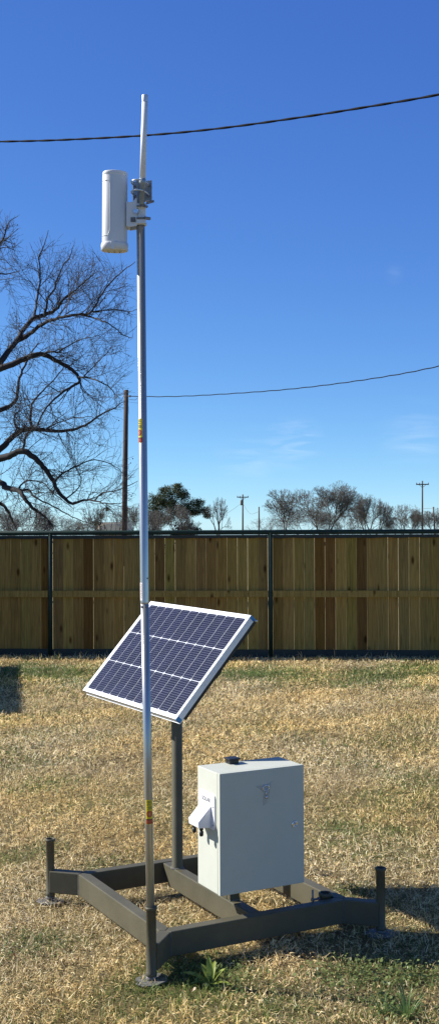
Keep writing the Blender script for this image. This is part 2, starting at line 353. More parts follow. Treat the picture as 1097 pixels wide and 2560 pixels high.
# clover / low green ground cover patches
mb = MB(); mb.cc = (0, 0, 0)
def leaf_disc(c, r_, nrm, col):
    mb.cc = col; nrm = Vector(nrm).normalized(); a_ = nrm.orthogonal().normalized(); b2 = nrm.cross(a_)
    mb.add([Vector(c) + (a_ * math.cos(t) + b2 * math.sin(t)) * r_ * (1 + .2 * math.sin(2.3 * t)) for t in [k * PI / 3 for k in range(6)]], [(0, 1, 2, 3, 4, 5)])
for (px, py, rad, cnt) in ((850, 2440, .15, 500), (955, 2440, .14, 420), (1060, 2445, .14, 420), (900, 2480, .16, 260), (660, 2480, .16, 160), (430, 2425, .10, 200), (540, 2440, .15, 260), (880, 2235, .10, 160), (1000, 2540, .14, 300), (90, 2380, .15, 120)):
    c0 = G(px, py)
    for k in range(int(cnt * .55)):
        a_ = random.uniform(0, 2 * PI); rr = rad * math.sqrt(random.random()); x = c0.x + rr * math.cos(a_); y = c0.y + rr * math.sin(a_)
        g_ = random.uniform(.75, 1.3)
        leaf_disc((x, y, float(gz(x, y)) + random.uniform(.012, .04)), random.uniform(.0035, .0075), (random.gauss(0, .5), random.gauss(0, .5), 1), (.15 * g_, .19 * g_, .06 * g_))
tag(mb.build('ground_cover', M['weed']), 'low green clover spreading in patches through the dry lawn', 'clover', kind='stuff')

LV = []
for k in range(46):
    px, py = random.uniform(20, 1080), random.uniform(1665, 2540); c0 = G(px, py); LV.append((c0, py))
mb = MB()
for c0, py in LV:
    g_ = random.uniform(.7, 1.2); leaf_mb = mb; mb.cc = random.choice([(.24, .13, .06), (.32, .19, .09), (.16, .09, .04), (.38, .26, .12)]); nrm = Vector((random.gauss(0, .5), random.gauss(0, .5), 1)).normalized(); a_ = nrm.orthogonal().normalized(); a_.rotate(Matrix.Rotation(random.uniform(0, 6), 3, nrm)); b2 = nrm.cross(a_); r_ = random.uniform(.007, .013); c1 = Vector((c0.x, c0.y, float(gz(c0.x, c0.y)) + .026))
    mb.add([c1 + a_ * r_, c1 + a_ * r_ * .4 + b2 * r_ * .55, c1 - a_ * r_ * .5 + b2 * r_ * .45 + nrm * .006, c1 - a_ * r_, c1 - a_ * r_ * .5 - b2 * r_ * .5 + nrm * .005, c1 + a_ * r_ * .4 - b2 * r_ * .5], [(0, 1, 2, 3, 4, 5)])
tag(mb.build('fallen_leaves', M['weed']), 'small dry brown leaves and flecks scattered over the lawn', 'leaves', kind='stuff')
def weed(px, py, leaves, label, name='weed_plant', narrow=False):
    c = G(px, py); c.z = float(gz(c.x, c.y)); t = thing(name, label, 'weed', c); mb = MB(); mb.smooth = True
    for (az_, el_, L, W_) in leaves:
        g_ = random.uniform(.85, 1.2); mb.cc = (.30 * g_, .36 * g_, .07 * g_) if not narrow else (.14 * g_, .22 * g_, .07 * g_)
        a_ = R(az_); e = R(el_); p = c + Vector((math.cos(a_), math.sin(a_), 0)) * .008; side = Vector((-math.sin(a_), math.cos(a_), 0)); vs = []; N = 7
        for i in range(N + 1):
            f_ = i / N; ww = W_ * .5 * (math.sin(PI * min(1, .12 + f_ * .88)) ** .7 if not narrow else (1 - f_ ** 2) * .9 + .05)
            fold = Vector((0, 0, 1)) * ww * .35
            vs += [p - side * ww + fold, p, p + side * ww + fold]
            p = p + Vector((math.cos(a_) * math.cos(e), math.sin(a_) * math.cos(e), math.sin(e))) * (L / N); e -= R((32 if narrow else 40) / N)
        mb.add(vs, [(3 * i + k, 3 * i + k + 1, 3 * i + k + 4, 3 * i + k + 3) for i in range(N) for k in (0, 1)])
    mb.build('leaf', M['weed'], t)
weed(526, 2458, [(100, 82, .10, .026), (70, 74, .085, .024), (20, 60, .075, .024), (168, 34, .115, .032), (205, 24, .08, .028), (-25, 22, .085, .026), (128, 66, .08, .024), (-62, 26, .065, .024), (50, 85, .065, .018), (250, 30, .06, .022), (150, 76, .06, .018)],
     'broad leaved green weed growing in front of the front steel beam')
weed(1015, 2548, [(a_, random.uniform(30, 85), random.uniform(.07, .13), .006) for a_ in range(0, 360, 16)] + [(100, 80, .15, .009), (60, 78, .13, .008), (120, 82, .14, .008), (160, 45, .15, .012), (165, 38, .13, .010)],
     'tall tuft of narrow green leaves at the bottom right corner of the lawn', narrow=True)
weed(955, 2535, [(a_, random.uniform(35, 75), random.uniform(.05, .10), .006) for a_ in range(10, 360, 28)], 'smaller narrow leaved green tuft left of the tall tuft on the lawn', narrow=True)
weed(414, 2425, [(80, 84, .12, .006), (60, 86, .09, .006), (110, 80, .08, .005), (20, 70, .07, .006), (150, 66, .07, .006)], 'thin green grass tuft standing beside the foot of the mast sleeve', 'grass_tuft', True)

# ------------------------------------------------------------------ base frame
ZB = .03                                    # the frame stands on its jacks, this far above the turf
F0 = Vector((-.2663, 4.5207, ZB)); TH = .4888
U = Vector((math.cos(TH), math.sin(TH), 0)); Vv = Vector((-math.sin(TH), math.cos(TH), 0)); ZZ = Vector((0, 0, 1))
BU, BV = 1.063, 1.115
def FW(u, v, z): return F0 + U * u + Vv * v + ZZ * z
z0b, z1b = .018, .117
base = thing('steel_base_frame', 'olive painted welded steel base frame standing on screw jacks in the lawn', 'metal frame', FW(BU / 2, BV / 2, -ZB))
def beam(poly, name='beam', za=z0b, zb=z1b, m='frame_paint', bev=.004):
    mb = MB(); area = sum(poly[i][0] * poly[(i + 1) % len(poly)][1] - poly[(i + 1) % len(poly)][0] * poly[i][1] for i in range(len(poly)))
    if area < 0: poly = poly[::-1]
    mb.prism([FW(u, v, za) for u, v in poly], [FW(u, v, zb) for u, v in poly]); return mb.build(name, M[m], base, bevel=bev)
o_, i_, m_, q_ = .09, .141, .1155, .126      # outer face, inner face, mitre middle, stub meets face
beam([(o_, q_), (m_, m_), (i_, i_), (i_, BV - i_), (m_, BV - m_), (o_, BV - q_)])
beam([(q_, o_), (m_, m_), (i_, i_), (BU - i_, i_), (BU - m_, m_), (BU - q_, o_)])
beam([(BU - o_, q_), (BU - m_, m_), (BU - i_, i_), (BU - i_, BV - i_), (BU - m_, BV - m_), (BU - o_, BV - q_)])
beam([(q_, BV - o_), (m_, BV - m_), (i_, BV - i_), (BU - i_, BV - i_), (BU - m_, BV - m_), (BU - q_, BV - o_)])
# centre beam, its back end cut on a slant
mb = MB(); ub, uc = .508, .559
va, vb = i_ + .001, BV - i_ - .001
sect = [(va, z0b + .002), (vb - .06, z0b + .002), (vb, z1b - .0015), (va, z1b - .0015)]
mb.prism([FW(ub, v, z) for v, z in sect][::-1], [FW(uc, v, z) for v, z in sect][::-1]); cb = mb.build('beam', M['frame_paint'], base, bevel=.004)
s_ = .026; e_ = .036
def stub(fu, fv):
    pts = [(s_ - .018, s_ - .018 - e_ + .0), (q_, o_), (m_, m_), (o_, q_), (s_ - .018 - e_, s_ - .018)]
    pts = [(.022, -.014), (q_, o_), (m_, m_), (o_, q_), (-.014, .022)]
    beam([((BU - u) if fu else u, (BV - v) if fv else v) for u, v in pts], 'corner_stub', z0b - .0004, z1b + .0004)
for fu, fv in ((0, 0), (1, 0), (0, 1), (1, 1)): stub(fu, fv)
for (u, v) in ((0, 0), (BU, 0), (0, BV), (BU, BV)):
    mb = MB(); mb.lathe(FW(u, v, 0), ZZ, [(.0168, 0), (.0215, .0005), (.0222, .004), (.0222, .012), (.0193, .015), (.0193, .248), (.0232, .250), (.0240, .254), (.0240, .258), (.0222, .261), (.0172, .261), (.0166, .257), (.0166, .12), (.001, .12)], 36)
    sl_ = mb.build('jack_sleeve', [M['frame_paint']], base)
    mb = MB(); mb.lathe(FW(u, v, -.028), ZZ, [(.012, 0), (.012, .012), (.020, .013), (.021, .016), (.021, .022), (.018, .028), (.0155, .029), (.0155, .11)], 20)
    gx, gy = FW(u, v, 0).x, FW(u, v, 0).y; g0 = float(gz(gx, gy)) + .009
    mb.build('jack_screw', M['jack_steel'], base)
    mb = MB(); nn = 8; tilt = (random.uniform(-.08, .08), random.uniform(-.10, .02)); rot = random.uniform(0, 1)
    pts = [(math.cos(2 * PI * k / nn + rot) * .066, math.sin(2 * PI * k / nn + rot) * .066) for k in range(nn)]
    mb.prism([(gx + x, gy + y, g0 + x * tilt[0] + y * tilt[1]) for x, y in pts], [(gx + x, gy + y, g0 + .006 + x * tilt[0] + y * tilt[1]) for x, y in pts])
    mb.build('foot_plate', M['jack_steel'], base, bevel=.0015)
# solar post
PU, PV = .5335, .868
mb = MB(); mb.lathe(FW(PU, PV, z1b - .002), ZZ, [(.0275, 0), (.0265, .004), (.0253, .006), (.0253, .90), (.024, .902), (.001, .902)], 40); mb.build('panel_post', M['frame_paint'], base)
# rack posts of the cabinet
for (u, v) in ((.5335, .366),):
    beam([(u - .024, v - .024), (u + .024, v - .024), (u + .024, v + .024), (u - .024, v + .024)], 'cabinet_post', z1b - .002, .56)
for z_ in (.27, .50): beam([(.41, .3405), (.74, .3405), (.74, .3405 - .0), (.41, .3405)][:0] or [(.41, .3915), (.74, .3915), (.74, .411), (.41, .411)], 'cabinet_rail', z_, z_ + .035)
beam([(.5335 - .024, .312), (.5335 + .024, .312), (.5335 + .024, .3405), (.5335 - .024, .3405)], 'cabinet_bracket', z1b - .002, .199)
# weld beads
mb = MB()
for (u, v) in ((.5335, PV),):
    for k in range(26):
        a_ = 2 * PI * k / 26; c = FW(u, v, z1b) + Vector((math.cos(a_), math.sin(a_), 0)) * .0275; mb.lathe(c - ZZ * .003, ZZ, [(.0035, 0), (.003, .005), (.001, .0065)], 6)
mb.build('weld_bead', M['jack_steel'], base); mb = MB()
for k in range(14): mb.lathe(FW(.512 + k * .0034, .314, z1b - .002), ZZ, [(.0035, 0), (.003, .005), (.001, .0065)], 6)
mb.build('weld_bead', M['jack_steel'], base)
for fu, fv, su, sv in ((0, 1, o_, BV - q_), (0, 0, q_, o_), (1, 0, BU - q_, o_)):
    mb = MB()
    for k in range(24): 
        p = FW(su, sv, z0b + .003 + k * .004); mb.lathe(p, ZZ, [(.0005, 0), (.0028, .001), (.0026, .003), (.0005, .0045)], 6)
    mb.build('weld_bead', M['jack_steel'], base)
# socket with clamp bolt behind the front beam
ring = FW(.897, .172, .06)
mb = MB(); mb.lathe(ring, ZZ, [(.0255, 0), (.0255, .058), (.029, .060), (.029, .072), (.026, .074), (.021, .074), (.0205, .07), (.0205, .02), (.001, .02)], 28); so_ = mb.build('clamp_socket', M['frame_paint'], base)
mb = MB(); c = ring + ZZ * .052; dirn = -U
mb.tube([c + dirn * .022, c + dirn * .066], .0045, 10); mb.tube([c + dirn * .028, c + dirn * .036], .009, 6); mb.tube([c + dirn * .063 - ZZ * .018, c + dirn * .063 + ZZ * .042], .0042, 10); mb.tube([c + dirn * .060, c + dirn * .068], .009, 8)
mb.build('clamp_bolt', M['dark_bolt'], so_)

# ------------------------------------------------------------------ antenna mast
YM = F0.y
MR = .0159
top0 = P(378.3, 2262, YM); top0.x = F0.x; 
m_a = Vector((F0.x, F0.y, ZB + .13)); m_b = P(362, 1508, YM - .012); m_c = P(350.6, 449, YM - .03)
mast = thing('antenna_mast', 'tall galvanised tube mast with yellow stickers standing in the front sleeve of the base frame', 'mast', (F0.x, F0.y, ZB))
mb = MB(); mb.tube([m_a, m_a.lerp(m_b, .5), m_b], MR, 40); lower = mb.build('lower_tube', M['galv'], mast)
ax2 = (m_c - m_b).normalized(); L2 = (m_c - m_b).length
mb = MB(); mb.lathe(m_b - ax2 * .001, ax2, [(MR, -.001), (MR + .0006, 0), (MR + .0006, .006), (MR, .010), (MR, L2), (MR - .0015, L2 + .0003), (MR - .0015, L2 - .02), (.001, L2 - .02)], 44); upper = mb.build('upper_tube', M['galv'], mast)
ax1 = (m_b - m_a).normalized()
def on(axis_pt, ax, ang, r_): 
    """point on the tube wall; ang 0 faces the camera side, positive to the right"""
    a_ = Vector((1, 0, 0)); a_ = (a_ - ax * a_.dot(ax)).normalized(); b2 = ax.cross(a_)   # b2 points away from the viewer
    return axis_pt + a_ * math.sin(ang) * r_ - b2 * math.cos(ang) * r_
def wrap(mb, zc, poly, r_, k=0):
    """poly in (angle, height) on the tube, split into narrow strips by triangulating a fan"""
    vs = [wp(zc, a_, h_, r_) for a_, h_ in poly]; mb.add(vs, [tuple(range(len(vs)))], k)
def wp(zc, a_, h_, r_):
    b0, ax = zc; return on(b0 + ax * h_, ax, a_, r_)
def wrect(mb, zc, a0, a1, h0, h1, r_, k=0, n=14):
    vs = []
    for i in range(n + 1):
        a_ = a0 + (a1 - a0) * i / n; vs += [wp(zc, a_, h0, r_), wp(zc, a_, h1, r_)]
    mb.add(vs, [(2 * i, 2 * i + 2, 2 * i + 3, 2 * i + 1) for i in range(n)], k, True)
def wpoly(mb, zc, ca, ch, pts, r_, k):
    wrap(mb, zc, [(ca + x / MR, ch + y) for x, y in pts], r_, k)
def sticker(tube, zc, ca, flip, name='warning_sticker'):
    H_ = .092; half = .92; mb = MB()
    wrect(mb, zc, ca - half, ca + half, -H_ / 2, H_ / 2, MR + .0004, 0)
    for k, (y, x0, x1) in enumerate(((.040, -.010, .011), (.0365, -.010, .006), (.033, -.006, .011), (.028, -.010, .003), (.0255, -.010, .009), (.0195, -.006, .011), (.0165, -.010, .010), (.0135, -.003, .011), (.0105, -.008, .011))):
        wrect(mb, zc, ca + x0 / MR, ca + x1 / MR, y, y + .0014, MR + .0008, 1, 8)
    cyy = -.0075; rr = .0122
    for j in range(12):                                  # red disc, as strips that follow the curve
        xa = -rr + 2 * rr * j / 12; xb = -rr + 2 * rr * (j + 1) / 12
        ya = math.sqrt(max(0, rr * rr - xa * xa)); yb = math.sqrt(max(0, rr * rr - xb * xb))
        vs = [wp(zc, ca + xa / MR, cyy - ya, MR + .0008), wp(zc, ca + xb / MR, cyy - yb, MR + .0008), wp(zc, ca + xb / MR, cyy + yb, MR + .0008), wp(zc, ca + xa / MR, cyy + ya, MR + .0008)]
        mb.add(vs, [(0, 1, 2, 3)], 2)
    for sx in (-1, 1):
        for sy in (-1, 1):                               # pale diamond outline in the disc
            n_ = 4
            for j in range(n_):
                f0, f1 = j / n_, (j + 1) / n_
                p0 = (sx * .009 * f0, sy * .010 * (1 - f0)); p1 = (sx * .009 * f1, sy * .010 * (1 - f1)); g = .78
                vs = [wp(zc, ca + p[0] / MR, cyy + p[1], MR + .0012) for p in (p0, p1, (p1[0] * g, p1[1] * g), (p0[0] * g, p0[1] * g))]; mb.add(vs, [(0, 1, 2, 3)], 3)
    wrect(mb, zc, ca - .0025 / MR, ca + .0025 / MR, cyy - .004, cyy + .003, MR + .0012, 3, 3)
    wrect(mb, zc, ca - half * .93, ca + half, -.0445, -.0265, MR + .0008, 2)
    wrect(mb, zc, ca - half * .93, ca + half, -.0285, -.0262, MR + .0012, 1)
    for k in range(6):                                   # pale lettering on the red band, too small to read
        x0 = -.0105 + k * .0037; wrect(mb, zc, ca + x0 / MR, ca + (x0 + .0009) / MR, -.0400, -.0325, MR + .0012, 3, 2); wrect(mb, zc, ca + x0 / MR, ca + (x0 + .0024) / MR, -.0335, -.0325, MR + .0013, 3, 2)
    mb.build(name, [M['yellow'], M['ink'], M['red'], M['orange']], tube)
sticker(lower, (m_a.lerp(m_b, 0) + ax1 * ((P(371, 2027, YM).z - m_a.z) / ax1.z), ax1), .25, False)
sticker(upper, (m_b + ax2 * ((P(357, 1078, YM).z - m_b.z) / ax2.z), ax2), -.95, True)
zc = (m_b + ax2 * ((P(358, 1478, YM).z - m_b.z) / ax2.z), ax2)
mb = MB(); wrect(mb, zc, -1.45, -.42, -.034, .034, MR + .0005, 0)
for k in range(13):
    h_ = .026 - k * .0042; wrect(mb, zc, -1.0 + .1 * math.sin(k * 2.1), -.62 + .08 * math.sin(k * 3.3), h_, h_ + .0014, MR + .0009, 1, 4)
mb.build('paper_label', [M['paper'], M['ink']], upper)
# joint dimples below the lip
mb = MB()
for ang in (.38, -.75):
    c = on(m_b - ax1 * .012, ax1, ang, MR - .002); nrm = (on(m_b, ax1, ang, 1) - m_b).normalized(); mb.tube([c, c + nrm * .0028], [.0055, .0048], 14)
c = on(m_b + ax2 * .095, ax2, .9, MR - .001); nrm = (on(m_b, ax2, .9, 1) - m_b).normalized(); mb.tube([c, c + nrm * .003], [.004, .003], 12)
mb.each('joint_rivet', M['dark_bolt'], lower)

# ------------------------------------------------------------------ whip antenna with its clamp
wb = P(354.6, 512, YM - .058); wt = P(362.9, 237, YM - .064); axw = (wt - wb).normalized(); LW = (wt - wb).length
whip = thing('rod_antenna', 'slim white rod antenna with a silver tip clamped to the top of the mast', 'antenna', wb)
fer = (wb.lerp(wt, 65 / 275) - wb).length
mb = MB(); mb.lathe(wb, axw, [(.001, fer - .004), (.0112, fer - .003), (.0112, LW - .028), (.001, LW - .027)], 28); mb.build('rod', M['white_fibre'], whip)
mb = MB(); mb.lathe(wb, axw, [(.0116, LW - .0275), (.0116, LW - .004), (.0105, LW - .001), (.006, LW), (.001, LW)], 28); mb.build('tip_cap', M['steel_bright'], whip)
mb = MB(); mb.lathe(wb, axw, [(.001, 0), (.0095, .0005), (.0095, fer - .022), (.0125, fer - .021), (.0125, fer), (.001, fer + .0005)], 28); mb.build('ferrule', M['zinc_dull'], whip)
ph = R(12); nb = Vector((math.sin(ph), math.cos(ph), 0)); nr = Vector((math.cos(ph), -math.sin(ph), 0))
pc = P(356, 479, YM + .008)
mb = MB(); mb.box(pc, .038, .0016, .041, nr, nb, ZZ); cl = mb.build('clamp_plate', M['zinc_dull'], whip, bevel=.0008)
for dz in (.021, -.017):
    mb = MB(); pts = []
    c = pc + ZZ * dz
    pts += [c - nr * .028 + nb * .022]
    for k in range(13):
        a_ = PI * k / 12; pts.append(c - nr * .028 * math.cos(a_) - nb * (.040 + .048 * math.sin(a_)))
    pts += [c + nr * .028 + nb * .030]
    mb.tube(pts, .0032, 10); ubt = mb.build('u_bolt', M['steel_bright'], whip)
    mb = MB()
    for sx in (-1, 1):
        mb.tube([c + nr * .028 * sx + nb * .003, c + nr * .028 * sx + nb * .009], .0062, 6, sm=False); mb.tube([c + nr * .028 * sx + nb * .012, c + nr * .028 * sx + nb * .030], .0036, 8)
        mb.tube([c + nr * .028 * sx - nb * .003, c + nr * .028 * sx - nb * .008], .0062, 6, sm=False)
    mb.each('nut', M['dark_bolt'], ubt)
mb = MB(); c = pc - ZZ * .044; mb.tube([c + nr * .018 - nb * .01, c + nr * .03 + ZZ * .004, c + nr * .046 + ZZ * .006 ], .0032, 8); mb.tube([c + nr * .012 - nb * .02 - ZZ * .012, c + nr * .046 + ZZ * .002], .0025, 6); mb.each('lower_bolt', M['dark_bolt'], whip)

# ------------------------------------------------------------------ panel antenna on its bracket
pa_t = P(288, 431, YM - .02); pa_b = P(287, 611, YM - .02); axp = (pa_t - pa_b).normalized(); LP = (pa_t - pa_b).length
pant = thing('panel_antenna', 'white rounded sector antenna hanging on a bracket left of the mast top', 'antenna', pa_b)
yaw = R(12); ra = Vector((math.cos(yaw), math.sin(yaw), 0)); rb = Vector((-math.sin(yaw), math.cos(yaw), 0))
def ring_pts(c, hx, hy, n=56, e=2.25):
    out = []
    for k in range(n):
        t = 2 * PI * k / n; cx_, sx_ = math.cos(t), math.sin(t)
        out.append(c + ra * hx * math.copysign(abs(cx_) ** (2 / e), cx_) + rb * hy * math.copysign(abs(sx_) ** (2 / e), sx_))
    return out
def loft(mb, rings, caps=True):
    n_ = len(rings[0]); vs = [p for r_ in rings for p in r_]
    fs = [(i * n_ + k, i * n_ + (k + 1) % n_, (i + 1) * n_ + (k + 1) % n_, (i + 1) * n_ + k) for i in range(len(rings) - 1) for k in range(n_)]
    mb.add(vs, fs, sm=True)
    if caps: mb.add(rings[0][::-1], [tuple(range(n_))], sm=False); mb.add(rings[-1], [tuple(range(n_))], sm=False)
mb = MB(); HX, HY = .0478, .036
prof = [(0, 1), (LP * .93, 1.0), (LP * .932, .993), (LP * .95, .993), (LP * .952, 1.0), (LP - .006, 1), (LP - .002, .975), (LP, .93), (LP + .002, .7)]
loft(mb, [ring_pts(pa_b + axp * h_, HX * s2, HY * s2) for h_, s2 in prof]); mb.build('radome', M['white_plastic'], pant)
mb = MB(); prof = [(-.026, .95), (-.024, 1.06), (-.004, 1.09), (.002, 1.06), (.005, 1.005)]
loft(mb, [ring_pts(pa_b + axp * h_, HX * s2, HY * s2, e=(2.3 if h_ > 0 else 2.6)) for h_, s2 in prof])
mb.box(pa_b - axp * .012 - rb * HY * 1.06 - ra * .012, .006, .002, .015, ra, rb, axp)
cap_ = mb.build('end_cap', M['white_plastic'], pant)
mb = MB()
for dx, dy in ((0, -.004), (-.022, .0), (.02, -.006)): mb.tube([pa_b - axp * .0300 + ra * dx + rb * dy, pa_b - axp * .0318 + ra * dx + rb * dy], .0035, 12)
mb.each('port_plug', M['dark_bolt'], cap_)
mb = MB(); prevp = []                       # raised outline on the sunny side
def rad_pt(t, h_, off=.0006):
    e = 2.25; cx_, sx_ = math.cos(t), math.sin(t); return pa_b + axp * h_ + ra * (HX + off) * math.copysign(abs(cx_) ** (2 / e), cx_) + rb * (HY + off) * math.copysign(abs(sx_) ** (2 / e), sx_)
ta, tb = PI * 1.36, PI * .72; h0, h1 = LP * .10, LP * .86; loop = []
for i in range(12): loop.append(rad_pt(ta, h0 + .02 + (h1 - h0 - .04) * i / 11))
for i in range(1, 8): loop.append(rad_pt(ta - (ta - tb) * .06 * (1 - math.cos(PI / 2 * i / 7)) * 2.0, h1 - .02 + .02 * math.sin(PI / 2 * i / 7)))
for i in range(1, 12): loop.append(rad_pt(ta - (ta - tb) * (.12 + .88 * i / 11), h1))
for i in range(12): loop.append(rad_pt(tb, h1 - (h1 - h0) * i / 11))
for i in range(1, 12): loop.append(rad_pt(tb + (ta - tb) * .88 * i / 11, h0))
for i in range(1, 8): loop.append(rad_pt(ta - (ta - tb) * .12 * (1 - i / 7), h0 + .02 * (1 - math.cos(PI / 2 * i / 7))))
mb.tube(loop, .0011, 6, caps=False); mb.build('raised_outline', M['white_plastic'], pant)
# bracket: ear plates, pivot bolt, clamp jaws round the mast
ma = P(351.5, 538, YM - .028)
mb = MB(); bx = P(322, 538, YM - .02)
pl = [(-.006, .050), (.018, .052), (.030, .066), (.034, .066), (.034, -.04), (.002, -.045), (-.006, -.02)]
for dy in (-.030, .026):
    mb.prism([bx + Vector((x, dy, z - .008)) for x, z in pl], [bx + Vector((x, dy + .004, z - .008)) for x, z in pl])
mb.prism([bx + Vector((-.007, y, z)) for y, z in ((-.028, -.05), (.028, -.05), (.028, .044), (-.028, .044))], [bx + Vector((.004, y, z)) for y, z in ((-.028, -.05), (.028, -.05), (.028, .044), (-.028, .044))])
br = mb.build('bracket', M['white_plastic'], pant, bevel=.002)
mb = MB(); axm = ax2
for hh in (0,): mb.lathe(ma - axm * .040, axm, [(.0172, 0), (.0235, .001), (.0235, .010), (.0205, .014), (.0205, .066), (.0235, .070), (.0235, .078), (.0172, .079)], 36)
mb.box(ma + Vector((.004, -.021, -.03)), .018, .006, .008); mb.box(ma + Vector((.004, -.021, .03)), .018, .006, .008)
mb.each('clamp_jaw', M['white_plastic'], pant, bevel=.0008)
mb = MB(); c = P(340, 528.5, YM - .055); mb.tube([c, c + Vector((0, -.004, 0))], [.0100, .0094], 18); mb.tube([c, c + Vector((0, -.008, 0))], .0062, 6, sm=False); mb.build('pivot_bolt', M['zinc'], br)
mb = MB(); c = P(333, 549, YM - .052); mb.box(c, .009, .002, .009); mb.build('tilt_window', M['jack_steel'], br)
mb = MB()
for dz, ln in ((-.018, .016), (.028, .004)):
    c = ma + Vector((.0, -.029, dz)); mb.tube([c - Vector((.012, 0, 0)), c + Vector((.016, 0, 0))], .0036, 10); mb.tube([c + Vector((.016, .0, 0)), c + Vector((.022 + ln, .012, 0))], .0058, 6, sm=False)
mb.each('clamp_bolt', M['dark_bolt'], pant, per=2)

# ------------------------------------------------------------------ solar panel
YP = 5.5 * 1.03; ya, ti, ro = R(-60.0), R(48.5), R(-1.1); PW, PH, PT = .974, .581, .030
rot = Matrix.Rotation(ya, 3, 'Z') @ Matrix.Rotation(ti, 3, 'X') @ Matrix.Rotation(-ro, 3, 'Y')
ex, ey, en = rot @ Vector((1, 0, 0)), rot @ Vector((0, 1, 0)), rot @ Vector((0, 0, 1))
PC = Vector((-.277, YP, 1.737 - (1.737 - 1.1404) * 1.03))
def PP(x, y, z=0): return PC + ex * x + ey * y + en * z
sol = thing('solar_panel', 'tilted dark blue solar panel in a silver frame on top of the steel post', 'solar panel', PC)
bw = .011
def pbox(mb, x0, x1, y0, y1, za, zb_, k=0):
    q = [(x0, y0), (x1, y0), (x1, y1), (x0, y1)]; n0 = len(mb.mi); mb.prism([PP(x, y, za) for x, y in q], [PP(x, y, zb_) for x, y in q])
    for i in range(n0, len(mb.mi)): mb.mi[i] = k
mb = MB()
for (x0, x1, y0, y1) in ((-PW / 2, PW / 2, -PH / 2, -PH / 2 + bw), (-PW / 2, PW / 2, PH / 2 - bw, PH / 2), (-PW / 2, -PW / 2 + bw, -PH / 2 + bw, PH / 2 - bw), (PW / 2 - bw, PW / 2, -PH / 2 + bw, PH / 2 - bw)):
    pbox(mb, x0, x1, y0, y1, -PT, 0)
# ribbed sides: raised bands, and the foot flange along the lower edge
for (za, zb_) in ((-.0105, -.0015), (-.0195, -.0120), (-.0295, -.0210)):
    pbox(mb, PW / 2, PW / 2 + .0009, -PH / 2, PH / 2, za, zb_)
pbox(mb, -PW / 2, PW / 2, -PH / 2 - .003, -PH / 2 + .025, -PT - .003, -PT + .0)
frm = mb.build('frame', M['alu_top'], sol, bevel=.0008)
for (sx, sy) in ((1, 1), (1, -1)):
    mb = MB(); d_ = .028
    if sy > 0: pbox(mb, PW / 2 - .001, PW / 2 + .0016, PH / 2 - d_ * .5, PH / 2 + .0016, -.029, -.003)
    else: pbox(mb, PW / 2 - .001, PW / 2 + .0016, -PH / 2 - .0016, -PH / 2 + d_ * .6, -.029, -.003); pbox(mb, PW / 2 - .012, PW / 2 + .0010, -PH / 2 - .0016, -PH / 2 + .002, -.029, -.003)
    mb.build('corner_tape', M['blue_tape'], frm)
mb = MB(); pbox(mb, -PW / 2 + bw, PW / 2 - bw, -PH / 2 + bw, PH / 2 - bw, -.006, -.0022); mb.build('backsheet', M['backsheet'], sol)
mb = MB(); ix0, ix1, iy0, iy1 = -PW / 2 + .026, PW / 2 - .022, -PH / 2 + .020, PH / 2 - .020
cw = (ix1 - ix0) / 11; chh = (iy1 - iy0) / 3
for i in range(11):
    for j in range(3):
        x0, x1 = ix0 + i * cw + .0016, ix0 + (i + 1) * cw - .0016; y0, y1 = iy0 + j * chh + .0017, iy0 + (j + 1) * chh - .0017; c_ = .0065
        q = [(x0 + c_, y0), (x1 - c_, y0), (x1, y0 + c_ * .8), (x1, y1 - c_ * .8), (x1 - c_, y1), (x0 + c_, y1), (x0, y1 - c_ * .8), (x0, y0 + c_ * .8)]
        mb.add([PP(x, y, -.0016) for x, y in q], [tuple(range(8))])
cells = mb.build('solar_cells', M['cell'], sol)
mb = MB()
for j in range(3):
    for k in range(15):
        y = iy0 + j * chh + .004 + (chh - .008) * (k + .5) / 15
        for i in range(11): mb.add([PP(x, y + d_, -.0012) for x, d_ in ((ix0 + i * cw + .0011, -.0004), (ix0 + (i + 1) * cw - .0011, -.0004), (ix0 + (i + 1) * cw - .0011, .0004), (ix0 + i * cw + .0011, .0004))], [(0, 1, 2, 3)])
mb.build('busbars', M['busbar'], cells)
mb = MB()   # black mounting rails and a bracket to the post
pbox(mb, PW / 2 - .045, PW / 2 - .012, -PH / 2 + .03, PH / 2 + .006, -.052, -.031); pbox(mb, -PW / 2 + .10, -PW / 2 + .133, -PH / 2 + .03, PH / 2 - .01, -.052, -.031)
pbox(mb, -.40, .44, -.02, .02, -.075, -.0535)
mb.each('mounting_rail', M['black_plastic'], sol, bevel=.001)
pt = FW(PU, PV, z1b + .90)
mb = MB(); c = PP(0, 0, -.08); mb.tube([pt - ZZ * .12, pt + ZZ * .004], .0290, 28); mb.tube([pt, pt + (c - pt) * .9], .016, 12); mb.build('post_bracket', M['frame_paint'], sol)
mb = MB(); pbox(mb, -.06, .06, .10, .19, -.046, -.010); mb.build('junction_box', M['black_plastic'], sol, bevel=.003)
mb = MB(); mb.tube([PP(PW / 2 - .01, PH / 2 - .004, -.034), PP(PW / 2 + .012, PH / 2 - .004, -.036)], .005, 12)
for k in range(0): mb.tube([PP(PW / 2 + .003, PH / 2 - .03 - k * .026, -.040), PP(PW / 2 + .003, PH / 2 - .036 - k * .026, -.054)], .004, 8)
mb.each('rail_bolt', M['zinc'], sol)

